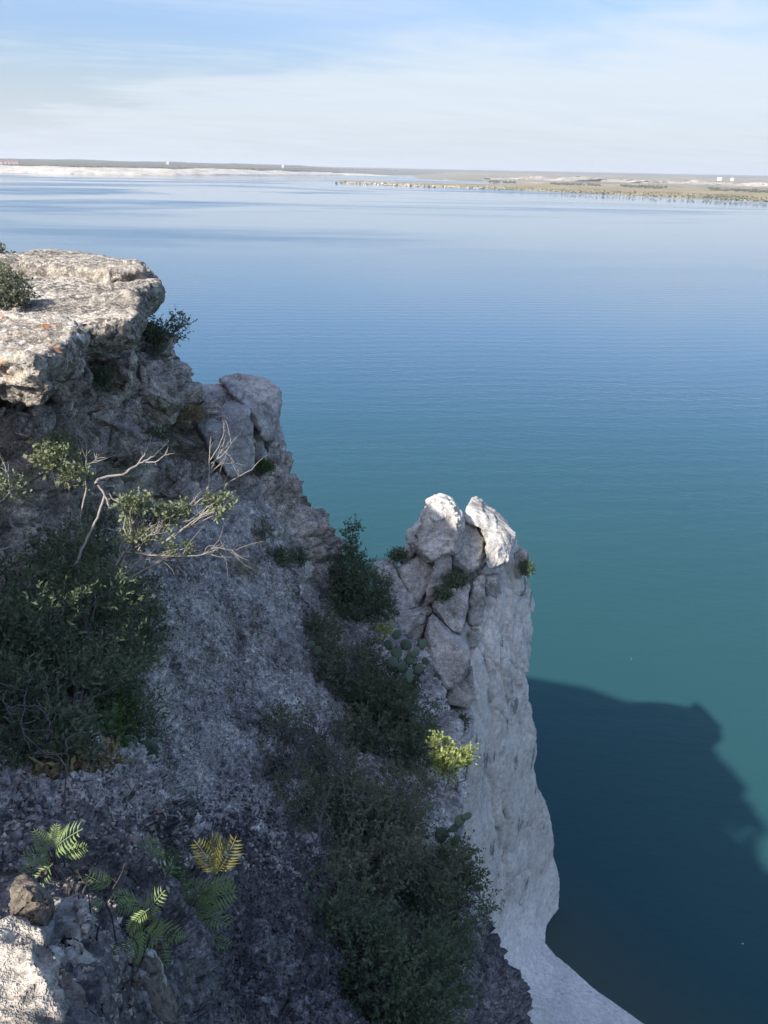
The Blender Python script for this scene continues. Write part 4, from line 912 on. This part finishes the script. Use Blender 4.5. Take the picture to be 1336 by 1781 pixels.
shrub('spreading_shrub', 'wide dark shrub in the middle of the gully above the shaded bottom', G(640, 1560),
      [B(620, 1420, 74, 54, .9, .6), B(690, 1440, 74, 60, 1.1, .6), B(640, 1500, 90, 60, .9, .6), B(720, 1510, 80, 56, 1.0, .6), B(580, 1540, 60, 50, .7, .5), B(700, 1380, 56, 44, 1.0, .5)], 'leaf_grey', 'bark', 3400, 11, .046, .0125, .20, seed=14, gaps=-.10, twigs=300, r0=.03)
shrub('rim_shrub', 'dark shrub leaning over the gully rim against the pale wall', G(790, 1600),
      [B(790, 1520, 46, 48, .9, .5), B(800, 1570, 50, 44, .9, .5), B(750, 1590, 60, 44, .9, .5), B(760, 1530, 50, 40, 1.0, .5)], 'leaf_dark', 'bark', 1700, 11, .044, .013, .20, seed=15, gaps=-.10, twigs=70, r0=.025)
shrub('bottom_shrub', 'dark shrub low in the gully at the bottom centre of the picture', G(680, 1770),
      [B(610, 1620, 70, 50, .7, .5), B(690, 1650, 86, 56, .8, .6), B(650, 1710, 84, 56, .7, .5), B(750, 1700, 66, 54, .8, .5), B(700, 1760, 84, 50, .7, .5), B(560, 1600, 50, 40, .5, .4), B(770, 1640, 50, 40, .8, .4)], 'leaf_dark', 'bark_dark', 3500, 11, .042, .0115, .20, seed=16, gaps=-.08, twigs=240, r0=.025)
shrub('sunlit_shrub', 'small bright yellow-green shrub catching the sun at the gully rim', G(790, 1380),
      [(770, 1300, 11.6, 20, 18, .25), (786, 1318, 11.6, 24, 22, .3), (766, 1328, 11.6, 12, 12, .2), (776, 1342, 11.65, 10, 10, .15), (806, 1308, 11.7, 12, 20, .2)], 'leaf_lime', 'bark_pale', 330, 10, .045, .014, .13, seed=17, gaps=-.1, gap_size=.22, twigs=50, r0=.014)
shrub('sunlit_sprig', 'bright yellow-green sprig catching the sun above the prickly pears', G(668, 1135), [(670, 1100, 15.6, 9, 12, .12), (665, 1092, 15.6, 6, 6, .1)], 'leaf_lime', 'bark_pale', 36, 9, .05, .014, .12, seed=18, gaps=-1, twigs=8, r0=.012)
# dead grey snags among the gully shrubs
for i, (pts, dd, lab) in enumerate([([(560, 1490), (555, 1440), (560, 1410), (575, 1370), (590, 1360)], (8.6, 9.2), 'bare grey snag standing in the left of the gully, curved to the right'), ([(600, 1400), (598, 1370), (592, 1340), (600, 1330)], (9.6, 9.8), 'short bare grey snag above the middle of the gully'), ([(590, 1385), (615, 1380), (628, 1396)], (9.6, 9.6), 'bare crooked grey twig pointing right in the gully'), ([(520, 1540), (535, 1490), (555, 1450)], (8.0, 8.4), 'leaning bare grey stem low on the left of the gully'), ([(700, 1400), (690, 1375), (672, 1360)], (11.6, 11.7), 'bare grey twig near the pale rock in the gully')]):
    b_ = poly(pts, dd, .011, .005); t_ = empty('dead_snag', b_[0][0]); tag(t_, lab, 'snag', 'dead snags in the gully')
    v, f = tubes([b_] + fork(b_, 6, .3, r, .006), 4); obj('wood', v, f, M['bark'], t_)

# small tufts rooted in the rock
tuf = [((450, 925), 22, 22, 'leaf_grey', 'dark round tuft growing high on the grey slope'), ((488, 975), 17, 19, 'leaf_dark', 'dark tuft on the slope, below and right of the round one'), ((520, 972), 12, 12, 'leaf_dark', 'smallest tuft on the upper slope near the skyline'),
       ((272, 765), 22, 18, 'leaf_dark', 'dark plant in the hollow left of the squared blocks'), ((328, 722), 22, 12, 'leaf_dry', 'brown dry cushion plant on the squared outcrop'), ((462, 814), 9, 8, 'leaf_green', 'tiny green plant at the foot of the right-hand outcrop block'), ((180, 660), 12, 12, 'leaf_dark', 'dark moss tuft in the wall under the ledge')]
for i, ((x, y), rx, ry, lf, lab) in enumerate(tuf):
    off = .3 if lf != 'leaf_dry' else .9
    shrub('rock_tuft', lab, G(x, y), [(x, y, float(slope_d(x, y)) - off, rx, ry, .25)], lf, 'bark', 110, 9, .05, .010, .13, seed=60 + i, group='tufts rooted in the rock', gaps=-1, twigs=10, r0=.008, cat='plant')
for i, (x, y, d, rx, ry, lab) in enumerate([(795, 1012, 20.6, 22, 13, 'dark green tuft in the crack at the middle of the pinnacle'), (770, 1036, 20.3, 10, 9, 'small tuft in the slanting crack of the pinnacle'), (916, 990, 22.6, 7, 9, 'small dark tuft on the right shoulder of the pinnacle'), (690, 968, 21.3, 12, 8, 'dark tuft on the left shoulder of the pinnacle'), (795, 1255, 19.0, 16, 14, 'dark tuft below the big wedge-shaped pinnacle block')]):
    shrub('pinnacle_tuft', lab, P(x, y + ry, d + .1), [(x, y, d, rx, ry, .25)], 'leaf_dark', 'bark', 160, 9, .06, .013, .16, seed=80 + i, group='tufts on the pinnacle', gaps=-1, twigs=10, r0=.01, cat='plant')

# ------------------------------------------------------------------ prickly pears, ferns, stems, grass
def pad_mesh(n=14, m=7):
    a = np.linspace(0, 2 * math.pi, n, endpoint=False); V = [[0, 0, 0]]
    lv = []
    for s, y in ((-1, .0), ):
        pass
    th = np.linspace(-math.pi / 2, math.pi / 2, m)[1:-1]
    V = []
    for t_ in th:
        for q in a:
            x = math.cos(q) * math.cos(t_) * (.80 + .12 * math.sin(q)); z = math.sin(q) * math.cos(t_) + 1.0
            V.append((x * .5, math.sin(t_) * .085 * (1 - .25 * math.sin(q)), z * .5))
    V += [(0, -.085, .5), (0, .085, .5)]; k = len(th); f = []
    for i in range(k - 1):
        for j in range(n): f.append([i * n + j, i * n + (j + 1) % n, (i + 1) * n + (j + 1) % n, (i + 1) * n + j])
    for j in range(n): f.append([k * n, (j + 1) % n, j]); f.append([k * n + 1, (k - 1) * n + j, (k - 1) * n + (j + 1) % n])
    me = make_mesh('pad', np.array(V), f); me.materials.append(M['cactus']); return me
PAD = pad_mesh()
def cactus(label, base, pads, d, seed):
    """pads: (px, py of the pad's middle, height in px, lean, turn)"""
    r = np.random.default_rng(seed); base = np.asarray(base, float)
    t_ = empty('prickly_pear', base); tag(t_, label, 'cactus', 'prickly pears')
    for (x, y, hpx, lean, turn) in pads:
        dd = d + r.uniform(-.12, .12); h_ = hpx * dd / F
        c = P(x, y, dd); rot = Matrix.Rotation(turn, 3, 'Z') @ Matrix.Rotation(lean, 3, 'Y') @ Matrix.Rotation(r.uniform(-.35, .1), 3, 'X')
        o = link('pad', PAD, None, t_, c - base - np.array(rot @ Vector((0, 0, h_ * .5)))); o.rotation_euler = rot.to_euler(); o.scale = (h_,) * 3
cactus('largest prickly pear, many round pads against the pinnacle foot', P(705, 1190, 16.7), [(690, 1104, 22, .1, .2), (706, 1122, 26, .5, -.3), (690, 1136, 25, -.2, .1), (735, 1120, 20, .2, .3), (714, 1146, 24, .3, -.5), (700, 1160, 26, -.3, .4), (728, 1164, 22, .4, .1), (684, 1152, 24, -.5, .2), (722, 1136, 18, .8, .2), (712, 1176, 26, .1, .8), (676, 1122, 20, -.4, -.2), (740, 1150, 18, .5, -.4), (696, 1182, 22, -.1, .1)], 16.3, 1)
cactus('prickly pear on the gully rim beside the pale wall', P(800, 1480, 11.9), [(800, 1428, 26, .3, .2), (768, 1452, 30, .2, -.2), (790, 1440, 24, 1.1, .3), (812, 1420, 20, 1.2, 0), (776, 1480, 26, -.3, .3), (748, 1402, 18, .2, .2), (792, 1462, 26, .4, .4)], 11.7, 2)
cactus('prickly pear of two wide pads at the lower right of the dark left bush', P(208, 1318, float(slope_d(208, 1318)) - .2), [(218, 1296, 46, 1.25, .2), (256, 1300, 42, 1.35, -.1), (190, 1298, 30, 1.0, .5)], float(slope_d(225, 1300)) - .35, 3)
cactus('prickly pear pads on the left of the gully head', P(536, 1146, float(slope_d(536, 1146)) - .3), [(540, 1124, 22, .2, .3), (524, 1130, 18, -.4, 0), (552, 1132, 20, .5, -.3)], float(slope_d(538, 1128)) - .9, 4)
cactus('prickly pear pads in the shaded bottom of the gully', P(800, 1745, float(slope_d(800, 1745)) - .4), [(806, 1720, 36, .9, .2), (780, 1732, 34, -.6, .2), (815, 1744, 30, .4, -.4), (640, 1790, 0.5, 0, 0)][:3], float(slope_d(800, 1730)) - .7, 5)

def frond_mesh(seed, n=15, narrow=1.0):
    """pinnate leaf, unit length along +Y, arching down"""
    r = np.random.default_rng(seed); V, Fc = [], []
    def quad(*q):
        i = len(V); V.extend(q); Fc.append(list(range(i, i + len(q))))
    sp_ = lambda t_: np.array([.04 * math.sin(t_ * 3), t_, .16 * math.sin(t_ * 2.2) - .26 * t_ * t_])
    for i in range(10):
        a, b = sp_(i / 10), sp_((i + 1) / 10); w = np.array([.008, 0, 0]); quad(a - w, a + w, b + w, b - w)
    for i in range(n):
        t_ = .14 + .84 * i / n; c = sp_(t_); ln = .36 * math.sin(math.pi * (t_ * .8 + .14)) ** .8 * narrow
        for s in (-1, 1):
            d = np.array([s * .86, .50, -.10 + r.normal(0, .10)]); d /= np.linalg.norm(d); b = np.cross(d, [0, 0, 1]); b /= np.linalg.norm(b); w = .027
            l_ = ln * r.uniform(.85, 1.1); m_ = c + d * l_ * .45 + [0, 0, .02]
            quad(c, m_ + b * w, c + d * l_ + [0, 0, -.05 * l_], m_ - b * w)
    me = make_mesh('frond', np.array(V), Fc, smooth=False)
    at = me.attributes.new('tint', 'FLOAT', 'POINT'); at.data.foreach_set('value', np.repeat(r.random(1), len(V)).astype(np.float32))
    return me
def fern(label, base, fronds, seed, d0, lift=.75):
    """fronds: (px, py of the tip, px, py of the root, depth offset, material)"""
    r = np.random.default_rng(seed); base = np.asarray(base, float); t_ = empty('fern', base); tag(t_, label, 'fern', 'ferns at the bottom left')
    stems = []
    for (x0, y0, x1, y1, off, mt) in fronds:
        da = min(d0, float(slope_d(x0, y0)) - lift, float(slope_d(x1, y1)) - lift + .05) + off * .5
        a = P(x0, y0, da); b = P(x1, y1, da - r.uniform(.0, .12)); y = b - a; L = np.linalg.norm(y); y /= L
        z = np.array([0, 0, 1.]) * .6 - view(a) * .8 + r.normal(0, .35, 3); z -= y * (z @ y); z /= np.linalg.norm(z); x = np.cross(y, z)
        me = FR[(mt, int(r.integers(0, 3)))]
        o = link('frond', me, None, t_, a - base); o.rotation_euler = Matrix(np.stack([x, y, z], 1)).to_euler(); o.scale = (L * r.uniform(1.0, 1.35), L * 1.15, L * r.uniform(.8, 1.6))
        stems.append(limb(base, a, .004, .0025, r, .08, 6))
    v, f = tubes(stems, 4); obj('stem', v, f, M['bark_dark'], t_)
FR = {}
for mt in ('leaf_fern', 'leaf_gold', 'leaf_green'):
    for s in range(3):
        FR[(mt, s)] = frond_mesh(s + len(FR), 10 + s, 1.0); FR[(mt, s)].materials.append(M[mt])
d_ = float(slope_d(100, 1520)) - .75
fern('fern with drooping fronds below the loose stones on the left', P(118, 1545, d_ + .35), [(95, 1500, 40, 1520, 0, 'leaf_fern'), (92, 1502, 62, 1546, 0, 'leaf_fern'), (90, 1490, 48, 1488, .05, 'leaf_fern'), (95, 1480, 128, 1446, .05, 'leaf_fern'), (90, 1478, 96, 1440, 0, 'leaf_fern'), (84, 1480, 62, 1450, 0, 'leaf_fern'), (108, 1486, 144, 1474, .05, 'leaf_fern')], 1, d_ + .3, .42)
d_ = float(slope_d(300, 1560)) - .8
rf_ = np.random.default_rng(91); more = []
for _ in range(26):
    x_, y_ = rf_.uniform(225, 350), rf_.uniform(1530, 1640); a_ = rf_.uniform(0, 6.28); l_ = rf_.uniform(28, 52)
    more.append((x_, y_, x_ + l_ * math.cos(a_), y_ + l_ * math.sin(a_) * .8, rf_.uniform(-.1, .5), ['leaf_fern', 'leaf_fern', 'leaf_green'][int(rf_.integers(0, 3))]))
fern('tall fern clump at the bottom left with gold-tipped fronds', P(236, 1700, float(slope_d(236, 1700)) - .1), [
    (376, 1520, 404, 1466, -1.3, 'leaf_gold'), (376, 1520, 344, 1472, -1.3, 'leaf_gold'), (374, 1524, 372, 1466, -1.3, 'leaf_gold'), (330, 1560, 392, 1532, .05, 'leaf_fern'), (330, 1562, 400, 1550, .1, 'leaf_fern'), (300, 1560, 272, 1490, .05, 'leaf_fern'), (284, 1552, 300, 1492, .0, 'leaf_green'), (250, 1520, 262, 1462, .0, 'leaf_fern'), (246, 1520, 216, 1468, .0, 'leaf_fern'),
    (236, 1530, 204, 1500, .1, 'leaf_fern'), (260, 1580, 226, 1620, 0, 'leaf_fern'), (260, 1576, 300, 1600, -.05, 'leaf_fern'), (280, 1590, 268, 1640, -.05, 'leaf_fern'), (300, 1600, 330, 1650, -.05, 'leaf_fern'), (330, 1600, 390, 1600, 0, 'leaf_fern'), (330, 1606, 372, 1634, 0, 'leaf_fern'), (330, 1590, 360, 1550, 0, 'leaf_green'), (340, 1612, 346, 1664, -.05, 'leaf_fern'),
    (250, 1610, 236, 1668, -.1, 'leaf_fern'), (262, 1620, 286, 1672, -.1, 'leaf_fern'), (250, 1600, 276, 1556, -.05, 'leaf_fern'), (236, 1560, 250, 1600, -.05, 'leaf_fern'), (180, 1560, 156, 1590, .2, 'leaf_fern'), (190, 1540, 160, 1530, .2, 'leaf_fern'), (240, 1570, 200, 1560, .1, 'leaf_fern'), (300, 1570, 340, 1540, .1, 'leaf_fern')] + more, 2, d_)
# thin dark stems rising between the foreground rocks
r = np.random.default_rng(8)
for i, (pts, lab) in enumerate([([(182, 1720), (172, 1680), (168, 1630), (178, 1590), (200, 1540), (220, 1500)], 'thin dark bare sapling rising from the pale rocks, the right one'), ([(170, 1710), (158, 1660), (156, 1620), (158, 1580), (150, 1530)], 'thin dark bare sapling rising from the pale rocks, the left one'), ([(214, 1720), (228, 1700), (242, 1684)], 'short dark sapling leaning right over the white rock at the bottom')]):
    b_ = poly(pts, (2.5, 2.7), .005, .0018); t_ = empty('bare_sapling', b_[0][0]); tag(t_, lab, 'sapling', 'bare saplings at the bottom left')
    v, f = tubes([b_] + fork(b_, 3, .12, r, .0015), 5); obj('stem', v, f, M['bark_dark'], t_)
for x0, y0, x1, y1, lab in ((404, 1800, 413, 1762, 'dry straw blade at the bottom edge, the left of two'), (418, 1800, 428, 1764, 'dry straw blade at the bottom edge, the right of two')):
    b_ = poly([(x0, y0), ((x0 + x1) / 2 + 1, (y0 + y1) / 2), (x1, y1)], 3.6, .0035, .001); t_ = empty('grass_blade', b_[0][0]); tag(t_, lab, 'grass', 'dry straw blades')
    v, f = tubes([b_], 4); obj('blade', v, f, M['straw'], t_)

M['foam'] = plain_mat('pale_float', (.6, .6, .58), (.8, .8, .78), 10)
for x, y, sz, lab in ((1098, 1146, .035, 'tiny white speck floating on the sunlit green water'), (1292, 1641, .045, 'tiny pale speck floating on the shaded dark water')):
    o = link('floating_speck', stones[0].copy(), None, loc=PZ(x, y, .01)); o.data.materials.clear(); o.data.materials.append(M['foam']); o.scale = (sz, sz, sz * .7); tag(o, lab, 'speck')
